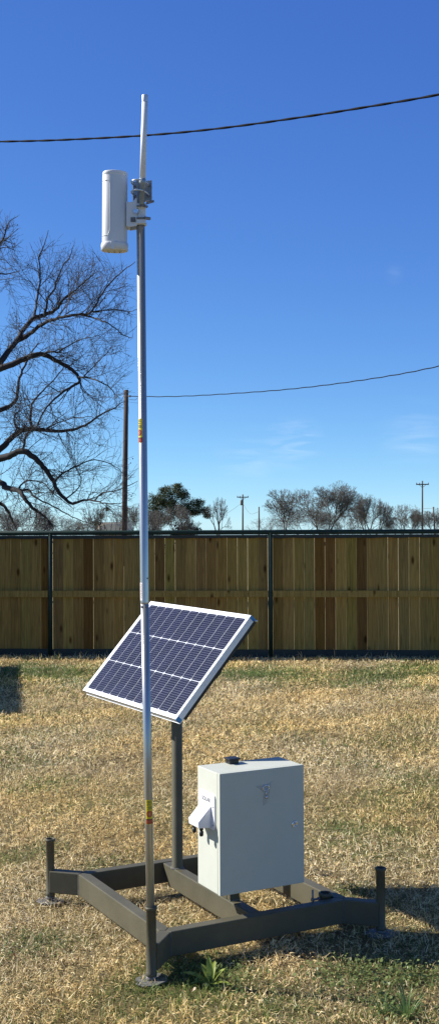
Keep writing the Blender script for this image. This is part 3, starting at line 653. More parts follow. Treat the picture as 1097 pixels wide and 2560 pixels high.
# ------------------------------------------------------------------ equipment cabinet
K = Vector((-.0033, 4.835, .20 + ZB)); T2 = .4784; CU = Vector((math.cos(T2), math.sin(T2), 0)); CV = Vector((-math.sin(T2), math.cos(T2), 0))
CW_, CD, CHH = .3975, .2048, .495
def KP(u, v, z): return K + CU * u + CV * v + ZZ * z
cab = thing('equipment_cabinet', 'pale grey steel equipment cabinet with a key taped to its door, on the base frame', 'metal cabinet', K)
def kbox(mb, u0, u1, v0, v1, za, zb_, k=0):
    n0 = len(mb.mi); q = [(u0, v0), (u1, v0), (u1, v1), (u0, v1)]; mb.prism([KP(u, v, za) for u, v in q], [KP(u, v, zb_) for u, v in q])
    for i in range(n0, len(mb.mi)): mb.mi[i] = k
mb = MB(); kbox(mb, 0, CW_, .023, CD, 0, CHH); kb = mb.build('body', M['cab_paint'], cab, bevel=.0025)
mb = MB(); kbox(mb, .004, CW_ - .004, .0195, .0235, .004, CHH - .004); mb.build('door_seal', M['seal'], cab)
mb = MB(); kbox(mb, -.001, CW_ + .001, 0, .020, -.001, CHH + .001); door = mb.build('door', M['cab_paint'], cab, bevel=.0022)
mb = MB(); c = KP(.352, 0, CHH - .2435); nv = -CV
mb.lathe(c, nv, [(.0150, 0), (.0150, .003), (.0135, .005), (.0105, .0055), (.0100, .003), (.0088, .003), (.0085, .0052), (.0050, .0055), (.0045, .002), (.001, .002)], 28)
mb.box(c + nv * .004, .0062, .0010, .0014, CU, CV, ZZ); mb.build('lock', M['chrome'], door)
# key under clear tape
kc = KP(.212, -.004, CHH - .077)
mb = MB(); lp = []
for k in range(28):
    t = 2 * PI * k / 28; cx_, sx_ = math.cos(t), math.sin(t); lp.append(kc + CU * .0145 * math.copysign(abs(cx_) ** .8, cx_) + ZZ * .0095 * math.copysign(abs(sx_) ** .8, sx_))
lp.append(lp[0]); mb.tube(lp, .0026, 8, caps=False)
mb.tube([kc - ZZ * .010, kc + CU * .002 - ZZ * .036], [.0034, .0034], 10); mb.tube([kc + CU * .002 - ZZ * .032, kc + CU * .0025 - ZZ * .044], .0045, 10); mb.build('key', M['chrome'], door)
mb = MB(); mb.smooth = True
out = [(-.048, .012), (-.012, .014), (.006, .016), (.030, .024), (.036, .030), (.026, .012), (.022, -.010), (.020, -.022), (.018, -.045), (.012, -.062), (-.002, -.068), (-.012, -.074), (-.014, -.060), (-.012, -.040), (-.010, -.020), (-.026, -.004)]
cc_ = kc - CV * .0015 + CU * .002 - ZZ * .016; vs = [cc_ - CV * .004]; n_ = len(out)
for f_ in (.35, .7, 1.0):
    for x, z in out:
        q = kc + CU * (.002 + (x - .002) * f_) + ZZ * (-.016 + (z + .016) * f_); off = -.0045 * (1 - f_) + .0028 * f_ + random.uniform(-.0012, .0012) * (1 if f_ < 1 else 0)
        vs.append(q + CV * off)
fs = [(0, 1 + k, 1 + (k + 1) % n_) for k in range(n_)] + [(1 + r_ * n_ + k, 1 + (r_ + 1) * n_ + k, 1 + (r_ + 1) * n_ + (k + 1) % n_, 1 + r_ * n_ + (k + 1) % n_) for r_ in range(2) for k in range(n_)]
mb.add(vs, fs); mb.build('tape', M['tape'], door)
# cable entry cover on the left side: back plate and hood
nl = -CU
def LP_(v, z, out_=0): return K + CV * v + ZZ * z + nl * out_
mb = MB(); v0, v1, z0_, z1_ = .040, .186, .318 - .020, .318 + .122
zt = CHH - .094; zb0 = CHH - .238; v0, v1 = .038, .182
def rr_(v0, v1, z0, z1, r_, o):
    pts = []
    for (cv, cz, a0) in ((v1 - r_, z1 - r_, 0), (v0 + r_, z1 - r_, 90), (v0 + r_, z0 + r_, 180), (v1 - r_, z0 + r_, 270)):
        for k in range(5): a_ = R(a0 + 22.5 * k); pts.append(LP_(cv + r_ * math.cos(a_), cz + r_ * math.sin(a_), o))
    return pts
mb.prism(rr_(v0, v1, zb0, zt, .014, 0)[::-1], rr_(v0, v1, zb0, zt, .014, .006)[::-1])
cover = mb.build('cable_entry_cover', M['cover_white'], cab, bevel=.0012)
mb = MB(); prof = [(zb0 + .004, .0055), (zb0 + .004, .012), (zb0 + .016, .066), (zb0 + .034, .068), (zb0 + .098, .0055)]
prof = [(zb0 + .006, .0055), (zb0 + .010, .064), (zb0 + .036, .066), (zb0 + .098, .0055)]
ha, hb = .066, .160
mb.prism([LP_(ha, z, o) for z, o in prof], [LP_(hb, z, o) for z, o in prof]); hood = mb.build('hood', M['cover_white'], cover, bevel=.004)
for vv in (.145, .080):
    mb = MB(); c = LP_(vv, zb0 + .010, .045)
    mb.lathe(c + ZZ * .002, -ZZ, [(.001, -.001), (.0085, 0), (.0085, .012), (.0065, .013), (.0065, .018), (.0088, .019), (.0085, .034), (.006, .038), (.001, .038)], 16); mb.build('cable_gland', M['black_plastic'], cover)
mb = MB()
for vv, zz in ((.048, zt - .05), (.05, zb0 + .02)):
    mb.tube([LP_(vv, zz, .005), LP_(vv, zz, .0078)], .003, 10)
mb.each('cover_screw', M['jack_steel'], cover)
cu = bpy.data.curves.new('lettering', 'FONT'); cu.body = 'SOLAR'; cu.size = .0245; cu.align_x = 'CENTER'; cu.space_character = 1.05; cu.extrude = .0003
to = bpy.data.objects.new('tmp', cu); COL.objects.link(to); bpy.context.view_layer.update()
me = bpy.data.meshes.new_from_object(to.evaluated_get(bpy.context.evaluated_depsgraph_get())); COL.objects.unlink(to); bpy.data.objects.remove(to); me.name = 'lettering'
me.materials.clear(); me.materials.append(M['text'])
lt = bpy.data.objects.new('lettering', me); COL.objects.link(lt); lt.parent = cover
tp = LP_((v0 + v1) / 2 + .003, zt - .036, .0066) - origin(cover)
xr = -CV; lt.matrix_local = Matrix(((xr.x, 0, nl.x, tp.x), (xr.y, 0, nl.y, tp.y), (0, 1, 0, tp.z), (0, 0, 0, 1)))
# small black vent on the roof
mb = MB(); kbox(mb, .128, .172, .155, .195, CHH - .001, CHH + .018); vt = mb.build('roof_vent', M['black_plastic'], cab, bevel=.003)
mb = MB(); kbox(mb, .122, .178, .149, .201, CHH + .0195 - .002, CHH + .0245); mb.build('vent_lid', M['black_plastic'], vt, bevel=.002)

# ------------------------------------------------------------------ fence
FY = 15.6
FA = R(4.3)
fen = thing('wooden_fence', 'board fence in green steel pipe framing along the back of the lawn', 'fence', (0, FY, 0))
def fx(px):
    d = fwd * FPX + right * (px - CX) - up * (1480 - CY); t = FY / (d.y + d.x * math.tan(FA)); return d.x * t / math.cos(FA)
posts_px = [123 - 552 * 2, 128 - 552, 128, 676, 676 + 550, 676 + 1100]
pxs = [fx(p) for p in posts_px]
ztop = 1.684
for i, x in enumerate(pxs):
    mb = MB(); mb.tube([(x, FY - .035, -.05), (x, FY - .035, ztop - .03)], .030, 16); mb.build('post', M['green_paint'], fen)
mb = MB(); mb.tube([(pxs[0] - .1, FY - .035, ztop - .031), (pxs[-1] + .1, FY - .035, ztop - .031)], .031, 20); mb.build('top_rail', M['green_paint'], fen)
for i in range(len(pxs) - 1):
    xa, xb = pxs[i] + .031, pxs[i + 1] - .031
    mb = MB(); mb.box(((xa + xb) / 2, FY - .02, .062), (xb - xa) / 2, .028, .052); mb.build('bottom_rail', M['green_channel'], fen, bevel=.004)
    mb = MB(); N = 24; vs = []
    for k in range(N + 1):                       # slightly wavy rolled channel under the top rail
        x = xa + (xb - xa) * k / N; zl = ztop - .108 + .006 * math.sin(k * 1.9 + i) * (k % 3 > 0)
        vs += [Vector((x, FY - .052, zl)), Vector((x, FY - .056, ztop - .065)), Vector((x, FY - .03, ztop - .065)), Vector((x, FY - .03, zl))]
    mb.add(vs, [(4 * k + j, 4 * (k + 1) + j, 4 * (k + 1) + (j + 1) % 4, 4 * k + (j + 1) % 4) for k in range(N) for j in range(4)]); mb.build('top_channel', M['green_channel'], fen)
    # middle timber rail
    mb = MB(); mb.cc = (.36, .245, .075); n0 = 0
    mb.box(((xa + xb) / 2, FY - .036, .845), (xb - xa) / 2, .018, .043); mb.sh = [(i * 3.1, .5, i * 1.3)] * len(mb.v)
    x = xa + .002
    while x < xb - .02:
        mb.cc = (.05, .045, .04); mb.box((x + .07, FY - .0545, .845 + random.uniform(-.012, .012)), .0035, .0008, .0035); x += .14
    mb.sh = [(i * 3.1, .5, i * 1.3)] * len(mb.v); mb.build('timber_rail', M['timber'], fen)
    # boards
    mb = MB(); x = xa + .001; j = 0
    while x < xb - .03:
        wdt = min(.1365 * random.uniform(.985, 1.01), xb - x - .001)
        gapb = random.choice([.001, .0012, .0015, .002, .002, .003, .005, .008]) * random.uniform(.8, 1.2); gapt = max(.001, gapb + random.uniform(-.006, .006))
        mid = (x + wdt / 2); pxm = CX + (mid / FY) * FPX
        base_c = random.choice([(.38, .250, .078), (.40, .26, .078), (.33, .222, .074), (.43, .28, .085), (.38, .243, .070), (.30, .195, .062)])
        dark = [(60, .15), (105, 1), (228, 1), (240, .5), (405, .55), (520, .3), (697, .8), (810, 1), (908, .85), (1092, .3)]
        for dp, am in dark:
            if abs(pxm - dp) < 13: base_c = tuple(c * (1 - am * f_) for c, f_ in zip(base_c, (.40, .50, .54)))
        mb.cc = tuple(c * random.uniform(.84, .98) for c in base_c); yy = FY + random.uniform(0, .0015)
        tl, tr_ = x + (gapb - gapt) * .5, x + wdt - max(0, gapt - gapb)
        pts = [(x, .115), (x + wdt - gapb, .105), (tr_ - gapb * .8, 1.612), (max(x, tl), 1.612)]
        mb.prism([Vector((a_, yy, z_)) for a_, z_ in pts], [Vector((a_, yy - .014, z_)) for a_, z_ in pts])
        sh_ = (random.uniform(-40, 40), random.uniform(-40, 40), random.uniform(-40, 40)); mb.sh += [sh_] * 8
        x += wdt; j += 1
    bmx = mb.build('board_panel', M['timber'], fen)
    bm = bmesh.new(); bm.from_mesh(bmx.data); bmesh.ops.recalc_face_normals(bm, faces=bm.faces); bm.to_mesh(bmx.data); bm.free()

fen.rotation_euler = (0, 0, -FA)
# ------------------------------------------------------------------ trees
def seen(p):
    d = p - Vector((0, 0, CH)); k = FPX / d.dot(fwd); return CX + d.dot(right) * k, CY - d.dot(up) * k
class Tree:
    prune = None
    def __init__(s, seed): s.rg = random.Random(seed); s.big = MB(); s.fine = MB(); s.tips = []; s.thr = .012
    def seg(s, pts, rads):
        t = s.big if max(rads) > s.thr else s.fine
        n_ = 10 if max(rads) > .06 else (6 if max(rads) > .02 else 3); t.tube(pts, rads, n_, caps=False)
    def grow(s, p, d, L, r_, lev, P_):
        rg = s.rg; n_ = P_['seg'][lev]; pts = [p.copy()]; rads = [r_]; d = d.normalized(); st = L / n_; kids = []
        rend = max(r_ * .35, P_['rmin'])
        for i in range(n_):
            w_ = P_['wob'][lev]; d = (d + Vector((rg.gauss(0, w_), rg.gauss(0, w_), rg.gauss(0, w_) + P_['lift'][lev]))).normalized()
            if s.prune and s.prune(p + d * st): break
            p = p + d * st; pts.append(p.copy()); f_ = (i + 1) / n_; rr = r_ + (rend - r_) * f_; rads.append(rr)
            if lev + 1 < P_['lev'] and f_ > P_['start'][lev]:
                for _ in range(P_['kids'][lev] if rg.random() < P_['kp'][lev] else 0): kids.append((p.copy(), d.copy(), rr, f_))
        if len(pts) < 2: return
        s.seg(pts, rads)
        if lev + 1 >= P_['lev']: s.tips.append(pts[-1]); return
        for (q, dd, rr, f_) in kids:
            ax = dd.orthogonal().normalized(); ax.rotate(Matrix.Rotation(rg.uniform(0, 2 * PI), 3, dd)); ang = R(rg.uniform(*P_['ang']))
            nd = dd.copy(); nd.rotate(Matrix.Rotation(ang, 3, ax)); s.grow(q, nd, L * rg.uniform(*P_['ratio']) * (1.15 - .5 * f_), max(rr * rg.uniform(.5, .75), P_['rmin']), lev + 1, P_)
        s.grow(pts[-1], d, L * rg.uniform(*P_['ratio']), max(rend, P_['rmin']), lev + 1, P_)

def bare_tree(px, Y, htop, wpx, seed, label, trunks=1, lev=8, lean=0, group='bare trees on the skyline', ang=(14, 34), side=.5, first=.9, m_='bark_far', rk=1.0):
    """fan-branching winter tree: every limb forks, twigs get finer with length"""
    x = P(px, 1315, Y).x; rg = random.Random(seed); root = thing('bare_tree', label, 'tree', (x, Y, 0), group); segs = []
    def fan(p, d, L, lv):
        n_ = 3; pts = [p]; r0_ = .055 * L ** 1.6; d = d.normalized()
        for i in range(n_):
            d = (d + Vector((rg.gauss(0, .09), rg.gauss(0, .09), rg.gauss(0, .07) + .015))).normalized(); p = p + d * (L / n_); pts.append(p)
            if lv > 1 and i < n_ - 1 and lv < lev - 1 and rg.random() < side:
                ax = d.orthogonal().normalized(); ax.rotate(Matrix.Rotation(rg.uniform(0, 6.28), 3, d)); q = d.copy(); q.rotate(Matrix.Rotation(R(rg.uniform(25, 60)), 3, ax)); fan(p, q, L * rg.uniform(.45, .7), lv - 2)
        segs.append((pts, r0_, lv))
        if lv <= 0: return
        k = 2 if rg.random() < .6 else 3; ph0 = rg.uniform(0, 6.28)
        for j in range(k):
            ax = d.orthogonal().normalized(); ax.rotate(Matrix.Rotation(ph0 + 6.28 * j / k + rg.uniform(-.5, .5), 3, d)); q = d.copy(); q.rotate(Matrix.Rotation(R(rg.uniform(*ang)), 3, ax)); q.z += .05
            fan(p, q, L * rg.uniform(.68, .88), lv - 1)
    for k in range(trunks):
        fan(Vector((0, 0, -.1)), Vector((lean + .55 * (k - (trunks - 1) / 2), rg.uniform(-.15, .15), 1)), first, lev)
    zs = sorted(q.z for s_ in segs for q in s_[0]); xs2 = sorted(q.x for s_ in segs for q in s_[0] if q.z > zs[len(zs) // 2] * .4); sz = htop / zs[int(len(zs) * .992)]
    xa_, xb_ = xs2[int(len(xs2) * .02)], xs2[int(len(xs2) * .98)]; sx = Wd(wpx, Y) / (xb_ - xa_); mid = (xa_ + xb_) / 2
    big_, fine_ = MB(), MB()
    for pts, r_, lv in segs:
        q = [Vector((x + (p.x - mid * min(1, p.z / 1.5)) * sx, Y + p.y * sx, p.z * sz)) for p in pts]; r_ = max(r_ * sz, .0055) * rk
        (big_ if lv >= lev - 3 else fine_).tube(q, [r_, r_ * .92, r_ * .84, r_ * .72], 5 if r_ > .03 else 3, caps=False)
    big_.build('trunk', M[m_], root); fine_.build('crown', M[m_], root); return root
def H(py, Y): return P(548, py, Y).z
def Wd(px, Y): return px * Y / FPX
bare_tree(815, 100, H(1217, 100), 158, 3, 'wide spreading bare tree with forked trunk on the right skyline', trunks=2, lev=9, side=.35, rk=1.45, ang=(16, 36))
bare_tree(708, 104, H(1227, 104), 80, 8, 'narrow bare tree left of the spreading bare tree on the skyline', lev=8, ang=(12, 28), side=.95, first=1.1, rk=1.5)
bare_tree(925, 108, H(1246, 108), 110, 14, 'rounded bare tree right of the spreading bare tree on the skyline', trunks=3, lev=8, side=.6, rk=1.4)
bare_tree(1010, 112, H(1268, 112), 90, 21, 'low bare tree just left of the right utility pole', trunks=4, lev=8, side=.4, rk=1.2)
bare_tree(1080, 118, H(1280, 118), 75, 27, 'low bare tree right of the right utility pole at the photo edge', trunks=3, lev=8, side=.3, rk=1.2)
bare_tree(655, 130, H(1290, 130), 75, 33, 'lowest bare tree beside the short plain pole on the skyline', trunks=2, lev=6)
bare_tree(760, 122, H(1275, 122), 170, 35, 'low bare thicket tree behind the spreading bare tree', trunks=5, lev=8, side=.4)
bare_tree(870, 124, H(1272, 124), 160, 37, 'low bare thicket tree behind the rounded bare tree', trunks=4, lev=7)
bare_tree(546, 96, H(1248, 96), 60, 36, 'thin sparse bare tree right of the dark evergreen', trunks=2, lev=6, side=.5, m_='bark_dark', rk=1.3)
bare_tree(335, 84, H(1266, 84), 130, 41, 'dense brown bare thicket tree behind the mast, left of the evergreen', trunks=5, lev=7, side=.7)
bare_tree(420, 88, H(1266, 88), 130, 44, 'brown bare thicket tree in front of the evergreen', trunks=5, lev=7, side=.7)
bare_tree(262, 66, H(1262, 66), 110, 47, 'gnarled bare tree left of the leaning wooden pole above the fence', trunks=2, lev=6, m_='bark_dark')
bare_tree(150, 92, H(1288, 92), 130, 51, 'low bare tree under the big tree, left of the tan roof', trunks=3, lev=7)
bare_tree(60, 80, H(1264, 80), 140, 55, 'bare thicket tree low under the big tree limbs at left', trunks=4, lev=7, side=.6)
bare_tree(0, 78, H(1270, 78), 110, 59, 'bare thicket tree at the left photo edge above the fence', trunks=4, lev=7, side=.6)
bare_tree(212, 100, H(1293, 100), 100, 63, 'low bare tree between the big tree and the leaning pole', trunks=3, lev=7)

# evergreen oak
YE = 98; xe = P(440, 1315, YE).x
ev = thing('evergreen_oak', 'dark dense evergreen tree right of the mast above the fence', 'tree', (xe, YE, 0))
t = Tree(77); t.thr = 0
P_ = dict(seg=[4, 4, 4, 3], wob=[.08, .14, .18, .2], lift=[.02, .04, .03, .02], lev=4, start=[.3, .2, .1, 0], kids=[2, 2, 2, 1], kp=[1, .9, .8, .6], ang=(25, 60), ratio=(.6, .8), rmin=.018)
for k, lx in enumerate((-.6, -.1, .4)): t.grow(Vector((xe + lx * .4 + .8, YE, -.05)), Vector((lx, random.uniform(-.3, .3), 1)), 1.1, .12, 0, P_)
t.big.build('trunk', M['bark'], ev)
mb = MB(); mb.cc = (0, 0, 0)
lobes = [(400, 1250, 26, 20), (385, 1275, 20, 26), (430, 1230, 30, 15), (455, 1238, 18, 14), (420, 1262, 34, 22), (445, 1280, 30, 20), (468, 1268, 18, 14), (492, 1258, 17, 10), (506, 1275, 18, 10), (518, 1288, 8, 7), (482, 1282, 16, 9), (400, 1300, 30, 16), (410, 1226, 9, 7), (444, 1216, 9, 6)]
rg = random.Random(5)
def leaf(c, s2, col):
    mb.cc = col; nrm = Vector((rg.gauss(0, 1), rg.gauss(0, 1), rg.gauss(0, 1) + .5)).normalized(); a_ = nrm.orthogonal().normalized(); a_.rotate(Matrix.Rotation(rg.uniform(0, 6), 3, nrm)); b2 = nrm.cross(a_)
    mb.add([c + a_ * s2, c + b2 * s2 * .5, c - a_ * s2, c - b2 * s2 * .5], [(0, 1, 2, 3)])
for (px, py, rx, ry) in lobes:
    c0 = P(px, py, YE); wx, wz = Wd(rx, YE), Wd(ry, YE)
    for cl_ in range(int(rx * ry / 3.5) + 34):
        u_, v_, w_ = rg.gauss(0, .55), rg.gauss(0, .55), rg.gauss(0, .55)
        n_ = math.sqrt(u_ * u_ + v_ * v_ + w_ * w_)
        if n_ > 1.15: continue
        cc0 = c0 + Vector((u_ * wx * 1.05, v_ * wx * 1.05, w_ * wz * 1.1)); g_ = rg.uniform(.55, 1.5)
        for q in range(26): leaf(cc0 + Vector((rg.gauss(0, .11), rg.gauss(0, .11), rg.gauss(0, .08))), rg.uniform(.03, .065), (.062 * g_, .080 * g_, .034 * g_))
mb.build('crown', M['leafmat'], ev)
# leafy clumps (mistletoe) in the gnarled tree by the leaning pole are plants of their own
for k, (px, py, rr) in enumerate(((252, 1290, 13), (268, 1272, 6), (240, 1308, 10))):
    c0 = P(px, py, 66); mb = MB(); mb.cc = (0, 0, 0)
    mb.tube([c0 - ZZ * Wd(rr, 66), c0 + ZZ * Wd(rr, 66)], .012, 5)
    for cl_ in range(90):
        cc0 = c0 + Vector((rg.gauss(0, .45), rg.gauss(0, .45), rg.gauss(0, .45))) * Wd(rr, 66)
        g_ = rg.uniform(.6, 1.4)
        for q in range(6): leaf(cc0 + Vector((rg.gauss(0, .04), rg.gauss(0, .04), rg.gauss(0, .04))), .03, (.07 * g_, .08 * g_, .03 * g_))
    o = mb.build('mistletoe', M['leafmat']); tag(o, ['largest olive green leafy clump in the bare tree above the tan roof', 'small leafy clump high in the bare tree beside the leaning pole', 'lowest leafy clump in the bare tree just above the fence'][k], 'mistletoe', 'mistletoe clumps')

# big bare tree at the left: limbs with their own depth, trunk outside the frame
YT = 28.0
big = thing('bare_tree', 'large near bare tree reaching in from the left with long twisted limbs', 'tree', (P(-190, 1315, YT).x, YT, 0))
T = Tree(101); T.thr = .022
OUT = [(-400, 520), (25, 530), (52, 575), (60, 700), (72, 640), (85, 600), (110, 572), (135, 600), (175, 605), (235, 612), (290, 655), (335, 665), (336, 1320)]
def outside(p):
    x, y = seen(p); x += T.rg.gauss(2, 15); y -= T.rg.gauss(2, 16)
    if y < 720:
        for (a0, b0), (a1, b1) in zip(OUT, OUT[1:]):
            if a0 <= x < a1: return y < b0 + (b1 - b0) * (x - a0) / (a1 - a0)
    lim = 338 if y < 900 else (325 if y < 1020 else (306 if y < 1150 else 345))
    return x > lim
T.prune = outside
def zpt(x, y): return (x / 3.047, 520 + y / 3.047)
limbs = [
 # points, start radius (m), end radius, depth offset start, depth offset end
 ([(-560, 1700), (-300, 1450), (-120, 1290), (0, 1185), (60, 1100), (140, 1000), (180, 930), (260, 840), (340, 815), (420, 780), (460, 730), (490, 690), (560, 640), (640, 570), (720, 500)], .13, .012, 0, 1.2),
 ([(260, 840), (270, 790), (295, 640), (310, 500), (300, 380), (340, 280), (370, 170)], .05, .008, .7, 1.6),
 ([(340, 815), (360, 740), (370, 680), (420, 610), (430, 560), (480, 440), (540, 360), (560, 290)], .045, .008, .8, -.6),
 ([(140, 1010), (230, 960), (300, 900), (400, 850), (500, 825), (600, 810), (700, 790), (780, 650), (880, 530), (950, 470), (1030, 410)], .07, .008, .5, -1.6),
 ([(600, 812), (700, 830), (780, 860), (860, 900), (930, 960), (1000, 990)], .03, .008, -.6, -1.8),
 ([(700, 790), (800, 780), (900, 772), (980, 790), (1040, 775)], .024, .007, -.9, -.2),
 ([(-560, 1760), (-300, 1430), (-120, 1290), (0, 1225), (100, 1190), (180, 1150), (270, 1120), (340, 1118), (420, 1160), (500, 1200), (560, 1240), (600, 1290), (600, 1330), (500, 1390), (400, 1470), (330, 1560), (290, 1650)], .12, .016, 0, -1.5),
 ([(340, 1110), (380, 1090), (450, 1095), (520, 1050), (620, 1000), (700, 985)], .035, .008, -.5, -1.6),
 ([(600, 1290), (700, 1300), (800, 1340), (860, 1390), (880, 1440)], .03, .008, -1, -2),
 ([(640, 1290), (720, 1200), (800, 1120), (850, 1060)], .02, .007, -1, .5),
 ([(-560, 1820), (-250, 1640), (0, 1540), (80, 1510), (130, 1450), (140, 1350), (170, 1240), (210, 1170), (250, 1090), (300, 1030)], .10, .010, 0, 1.8),
 ([(-560, 1900), (-260, 2000), (0, 1840), (80, 1760), (160, 1700), (240, 1680), (330, 1690), (440, 1700), (560, 1690), (680, 1640), (760, 1580), (860, 1530), (930, 1480)], .12, .010, 0, 1.0),
 ([(240, 1690), (235, 1600), (245, 1500), (285, 1440), (380, 1340), (470, 1240), (500, 1180)], .05, .009, .3, 1.4),
 ([(180, 1705), (120, 1650), (115, 1580), (160, 1540)], .035, .012, .2, -.5),
 ([(330, 1690), (440, 1640), (560, 1600), (700, 1590)], .025, .008, .3, -.8),
 ([(-560, 1960), (-260, 1980), (0, 1910), (90, 1880), (180, 1850), (260, 1900), (330, 1970), (400, 2060), (440, 2150), (500, 2220), (560, 2250), (640, 2225), (720, 2230), (800, 2250), (920, 2250)], .13, .010, 0, -1.8),
 ([(180, 1850), (200, 1740), (230, 1700)], .04, .03, -.1, .3),
 ([(420, 2080), (500, 2010), (600, 1960), (720, 1920), (850, 1950), (920, 2000)], .03, .008, -.8, -.3),
 ([(720, 2230), (780, 2170), (900, 2150), (1050, 2080)], .024, .007, -1.4, -2.4),
 ([(-560, 2020), (-260, 2030), (0, 2090), (50, 2130), (140, 2150), (180, 2200), (240, 2270), (300, 2320), (370, 2380), (410, 2440)], .12, .018, 0, -1.2),
 ([(140, 2150), (230, 2150), (260, 2200), (400, 2270), (550, 2350), (680, 2400)], .04, .008, -.4, .9),
 ([(140, 2150), (200, 2080), (320, 2090), (420, 2180), (560, 2290)], .03, .008, -.4, 1.4),
 ([(500, 2220), (600, 2130), (620, 2060), (580, 1980)], .022, .007, -1, -.2),
 ([(-100, 2240), (0, 2250), (60, 2300), (100, 2390), (130, 2450)], .07, .02, 0, 1),
 ([(-200, 700), (-60, 350), (0, 270), (40, 210), (60, 120), (140, 60)], .05, .007, .5, .2),
 ([(-60, 350), (30, 300), (110, 320)], .02, .007, .4, 1), ([(-40, 320), (60, 230), (140, 160)], .02, .007, .4, -.6),
 ([(-200, 700), (-40, 520), (60, 500), (150, 480)], .03, .007, .5, .9), ([(-100, 590), (0, 550), (80, 540), (140, 520)], .015, .006, .5, .2), ([(-60, 400), (20, 390), (90, 440)], .015, .006, .5, 1),
]
TW = dict(seg=[7, 5, 4, 3], wob=[.11, .15, .18, .2], lift=[.02, .02, .02, .0], lev=3, start=[.12, .1, .1, .1], kids=[1, 1, 1, 1], kp=[.75, .55, .5, .4], ang=(22, 62), ratio=(.45, .72), rmin=.0028)
for (pl, ra_, rb_, da, db) in limbs:
    pts2 = [zpt(*p) for p in pl]; N = len(pts2); pts = []; rads = []; ra_ *= .82; rb_ *= .9
    # refine with a smooth spline
    def cr_(a_, b_, c_, d_, t_): return .5 * ((2 * b_) + (-a_ + c_) * t_ + (2 * a_ - 5 * b_ + 4 * c_ - d_) * t_ * t_ + (-a_ + 3 * b_ - 3 * c_ + d_) * t_ ** 3)
    seq = [pts2[0]] + pts2 + [pts2[-1]]; ph_ = T.rg.uniform(0, 6)
    for i in range(N - 1):
        for q in range(4):
            tt = q / 4; x = cr_(seq[i][0], seq[i + 1][0], seq[i + 2][0], seq[i + 3][0], tt); y = cr_(seq[i][1], seq[i + 1][1], seq[i + 2][1], seq[i + 3][1], tt)
            f_ = (i + tt) / (N - 1); pts.append(P(x + T.rg.gauss(0, .7), y + T.rg.gauss(0, .7), YT + da + (db - da) * f_ + .35 * math.sin(f_ * 7 + ph_) * (1 if i > 0 else 0))); rads.append(ra_ + (rb_ - ra_) * f_ ** .8)
    pts.append(P(*pts2[-1], YT + db)); rads.append(rb_)
    T.big.tube(pts, rads, 8, caps=False)
    # side shoots
    n_pts = len(pts); step = 0
    vis = [i for i in range(2, n_pts) if pts[i].x > P(-45, 1000, YT).x]
    for i in vis:
        f_ = i / n_pts; d0 = (pts[min(i + 1, n_pts - 1)] - pts[i - 1]).normalized()
        cnt = 2 if (T.rg.random() < .5 or rads[i] < .035) else 1
        for _ in range(cnt):
            if T.rg.random() < .31:
                ax = d0.orthogonal().normalized(); ax.rotate(Matrix.Rotation(T.rg.uniform(0, 2 * PI), 3, d0)); nd = d0.copy(); nd.rotate(Matrix.Rotation(R(T.rg.uniform(28, 70)), 3, ax)); nd.z += .18
                T.grow(pts[i], nd, T.rg.uniform(.3, 1.15) * (.7 if rads[i] > .04 else 1), min(rads[i] * .5, .013), 0, TW)
    T.grow(pts[-1], (pts[-1] - pts[-2]), .6, rb_, 0, TW)
# trunk to the ground
T.big.tube([Vector((P(-190, 1315, YT).x - .1, YT, -.1)), Vector((P(-188, 1315, YT).x, YT, 1.0)), P(-184, 1210, YT), P(-184, 1100, YT), P(-150, 960, YT), P(-110, 760, YT + .3), P(-60, 640, YT + .5)], [.42, .33, .28, .24, .17, .09, .05], 14, caps=False)
T.big.build('trunk', M['bark'], big)
T.fine.build('crown', M['bark_light'], big)
mb = MB(); rg2 = random.Random(3)
for p in rg2.sample(T.tips, min(150, len(T.tips))):
    mb.lathe(p - ZZ * .022, ZZ, [(.002, 0), (.011, .006), (.014, .015), (.010, .024), (.002, .03)], 6)
pod = mb.build('seed_pods', M['pod'], big); pod['kind'] = 'stuff'
print('tips', len(T.tips), 'fine faces', len(T.fine.f))

# ------------------------------------------------------------------ poles and lines
YL = 52.0
pt_ = P(316, 975, YL); pb_ = P(311, 1330, YL); dd = (pb_ - pt_).normalized(); bot = pt_ + dd * ((pt_.z + .3) / -dd.z)
pole = thing('wooden_pole', 'near leaning dark wooden utility pole left of the mast', 'utility pole', (bot.x, bot.y, 0))
mb = MB(); mb.tube([bot, bot.lerp(pt_, .5), pt_], [.13, .115, .098], 16); po = mb.build('pole', M['pole_wood'], pole)
mb = MB(); c = P(316, 992, YL - .12); mb.tube([c - Vector((.20, 0, -.02)), c + Vector((.22, 0, .06))], .012, 8); mb.tube([c + Vector((.10, -.03, .02)), c + Vector((.20, -.03, .0))], .03, 8); mb.tube([c + Vector((0, 0, 0)), c + Vector((0, .2, 0))], .02, 8)
mb.tube([P(324, 999, YL - .1), P(338, 1000, YL - .2), P(352, 990, YL - .3)], .010, 6); mb.build('insulator_bracket', M['dark_bolt'], po)
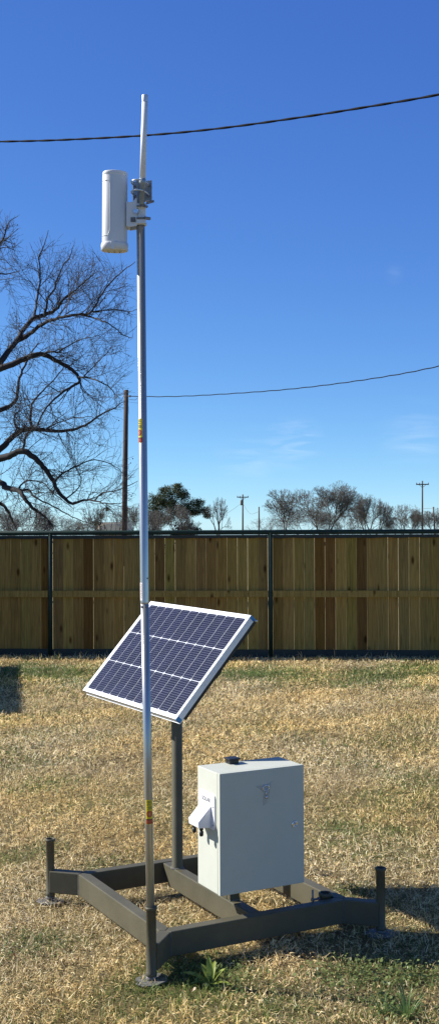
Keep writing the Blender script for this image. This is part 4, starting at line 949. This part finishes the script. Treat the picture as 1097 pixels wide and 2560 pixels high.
def far_pole(px, ytop, Y, label, arm=0, arm_y=0, r_=.13, lean=0):
    b_ = P(px, 1330, Y); tp_ = P(px + lean, ytop, Y); o = thing('utility_pole', label, 'utility pole', (b_.x, Y, 0), 'utility poles on the skyline')
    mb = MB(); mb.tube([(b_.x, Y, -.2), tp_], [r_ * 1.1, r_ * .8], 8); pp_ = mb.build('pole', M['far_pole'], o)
    if arm:
        c = P(px, arm_y, Y); a_ = Wd(arm, Y) / 2; mb = MB(); mb.box(c - Vector((0, .1, 0)), a_, .06, .09); cr2 = mb.build('crossarm', M['far_pole'], o)
        mb = MB()
        for sx in (-.92, -.45, .92): mb.lathe(c + Vector((a_ * sx, -.1, .09)), ZZ, [(.04, 0), (.09, .08), (.05, .22), (.001, .24)], 8)
        mb.each('insulator', M['dark_bolt'], cr2)
        mb = MB()
        for sx in (-1, 1): mb.tube([c + Vector((a_ * .55 * sx, -.1, -.05)), c + Vector((0, -.1, -.55))], .035, 6)
        mb.each('brace', M['far_pole'], cr2)
    return o
o = far_pole(606.5, 1236, 235, 'distant utility pole with crossarm and transformer between the evergreen and the bare trees', 29, 1243, .16)
mb = MB(); c = P(604, 1257, 234.6); mb.lathe(c - ZZ * .5, ZZ, [(.001, 0), (.26, .02), (.28, .1), (.28, .95), (.1, 1.1), (.001, 1.1)], 12); mb.build('transformer', M['far_pole'], o)
far_pole(1054.5, 1202, 200, 'tall distant utility pole with crossarm near the right edge of the skyline', 32, 1211, .15)
far_pole(647, 1267, 180, 'short plain pole without crossarm right of the transformer pole', 0, 0, .12)
far_pole(1086, 1267, 170, 'slightly leaning plain pole at the far right of the skyline', 0, 0, .13, lean=-4)
far_pole(486.5, 1317, 150, 'tiny stub of a plain pole just above the fence under the evergreen', 0, 0, .12)
def line_pts(ctrl, n_=60):
    xs_ = [c[0] for c in ctrl]; out = []
    for i in range(n_ + 1):
        x = xs_[0] + (xs_[-1] - xs_[0]) * i / n_; k = max(0, min(len(ctrl) - 2, sum(1 for c in ctrl[1:-1] if x > c[0])))
        a_ = ctrl[max(k - 1, 0)]; b_ = ctrl[k]; c_ = ctrl[k + 1]; d_ = ctrl[min(k + 2, len(ctrl) - 1)]; t_ = (x - b_[0]) / (c_[0] - b_[0]); m0 = (c_[1] - a_[1]) / (c_[0] - a_[0]); m1 = (d_[1] - b_[1]) / (d_[0] - b_[0]); h_ = c_[0] - b_[0]
        y = (2 * t_ ** 3 - 3 * t_ ** 2 + 1) * b_[1] + (t_ ** 3 - 2 * t_ ** 2 + t_) * h_ * m0 + (-2 * t_ ** 3 + 3 * t_ ** 2) * c_[1] + (t_ ** 3 - t_ ** 2) * h_ * m1
        out.append((x, y))
    return out
lp_ = line_pts([(-420, 352), (-150, 356), (0, 354), (150, 350), (370, 338), (548, 321), (760, 292), (900, 270), (1097, 236), (1350, 180), (1700, 80)], 420)
cpts = [P(x, y, 9.5 - 2.0 * (x / 1097)) for x, y in lp_]
mb = MB(); tot = 0; A = []; B = []; Cn = []
for i, p in enumerate(cpts):
    if i: tot += (p - cpts[i - 1]).length
    g = tot / .36 * 2 * PI; o2 = Vector((0, math.cos(g), math.sin(g))) * .0028; A.append(p + o2); B.append(p - o2); Cn.append(p + Vector((0, math.cos(g + 1.6), math.sin(g + 1.6))) * .006)
mb.tube(A, .0062, 8); mb.tube(B, .0062, 8)
tag(mb.build('twisted_cable', M['cable']), 'thick black twisted overhead cable crossing the sky behind the rod antenna', 'cable')
lp_ = line_pts([(322, 991), (420, 991.5), (520, 987.5), (700, 975), (850, 958), (1000, 935), (1097, 915), (1300, 868)], 160)
cpts = [P(x, y, YL - .12 - (x - 322) / 775 * 14) for x, y in lp_]
mb = MB(); mb.tube([p + Vector((0, 0, .007 * math.sin(i * .9))) for i, p in enumerate(cpts)], [.0175 if i > 0 else .0175 for i in range(len(cpts))], 6)
tag(mb.build('service_line', M['cable']), 'thin overhead line running from the near leaning pole up to the right', 'cable')
for k, (ctrl, Ya, Yb, lab) in enumerate(((((560, 1287), (580, 1275), (606, 1256)), 225, 234, 'faint wire running down left from the transformer pole'), (((606, 1258), (625, 1284), (647, 1279)), 234, 180, 'faint sagging wire between the transformer pole and the short plain pole'), (((980, 1278), (1020, 1276), (1054, 1272), (1086, 1270)), 198, 170, 'faint wire beside the tall pole at the right of the skyline'))):
    lp_ = line_pts(list(ctrl), 16); mb = MB(); mb.tube([P(x, y, Ya + (Yb - Ya) * i / 16) for i, (x, y) in enumerate(lp_)], .022, 5); tag(mb.build('far_wire', M['far_pole']), lab, 'cable', 'faint wires on the skyline')

# ------------------------------------------------------------------ house beyond, added shadow-casting shed off to the left
YH = 74; hx = P(282, 1315, YH).x
hs_ = thing('house', 'small tan roofed house mostly hidden beyond the fence left of the mast', 'house', (hx, YH, 0))
hw, hd, hw2 = 1.0, 3.0, H(1324, YH)
mb = MB(); mb.box((hx, YH + hd / 2, 1.0), hw, hd / 2, 1.0); mb.build('wall', M['wall_tan'], hs_)
mb = MB(); zt_ = H(1311, YH); prof = [(-hw - .25, 1.38), (-.35, zt_), (.25, zt_), (hw + .2, 1.38), (hw + .2, 1.30), (-hw - .25, 1.30)]
mb.prism([Vector((hx + a_, YH - .2, z_)) for a_, z_ in prof][::-1], [Vector((hx + a_, YH + hd, z_)) for a_, z_ in prof][::-1]); mb.build('roof', M['roof_tan'], hs_)
# ------------------------------------------------------------------ unseen shed, added and shaped to cast the lawn shadow at the left
shd = thing('shadow_caster_shed', 'unseen grey shed added beyond the left edge to cast the shadow on the lawn by the fence', 'shed', (-5.2, 11.7, 0))
def SL(x, y, z): return Vector((-5.2 + x, 11.7 + y, z))
mb = MB(); mb.box(SL(-1.5, 1.95, 1.18), 1.4, 1.8, 1.18); mb.build('wall', M['caster_wall'], shd)
mb = MB(); prof = [(-3.0, 2.38), (-1.5, 2.60), (0, 2.45), (0, 2.37)]
mb.prism([SL(a_, 0, z_) for a_, z_ in prof][::-1], [SL(a_, 3.85, z_) for a_, z_ in prof][::-1]); mb.build('roof', M['roof_tan'], shd)
shd.rotation_euler = (0, 0, R(9.7))
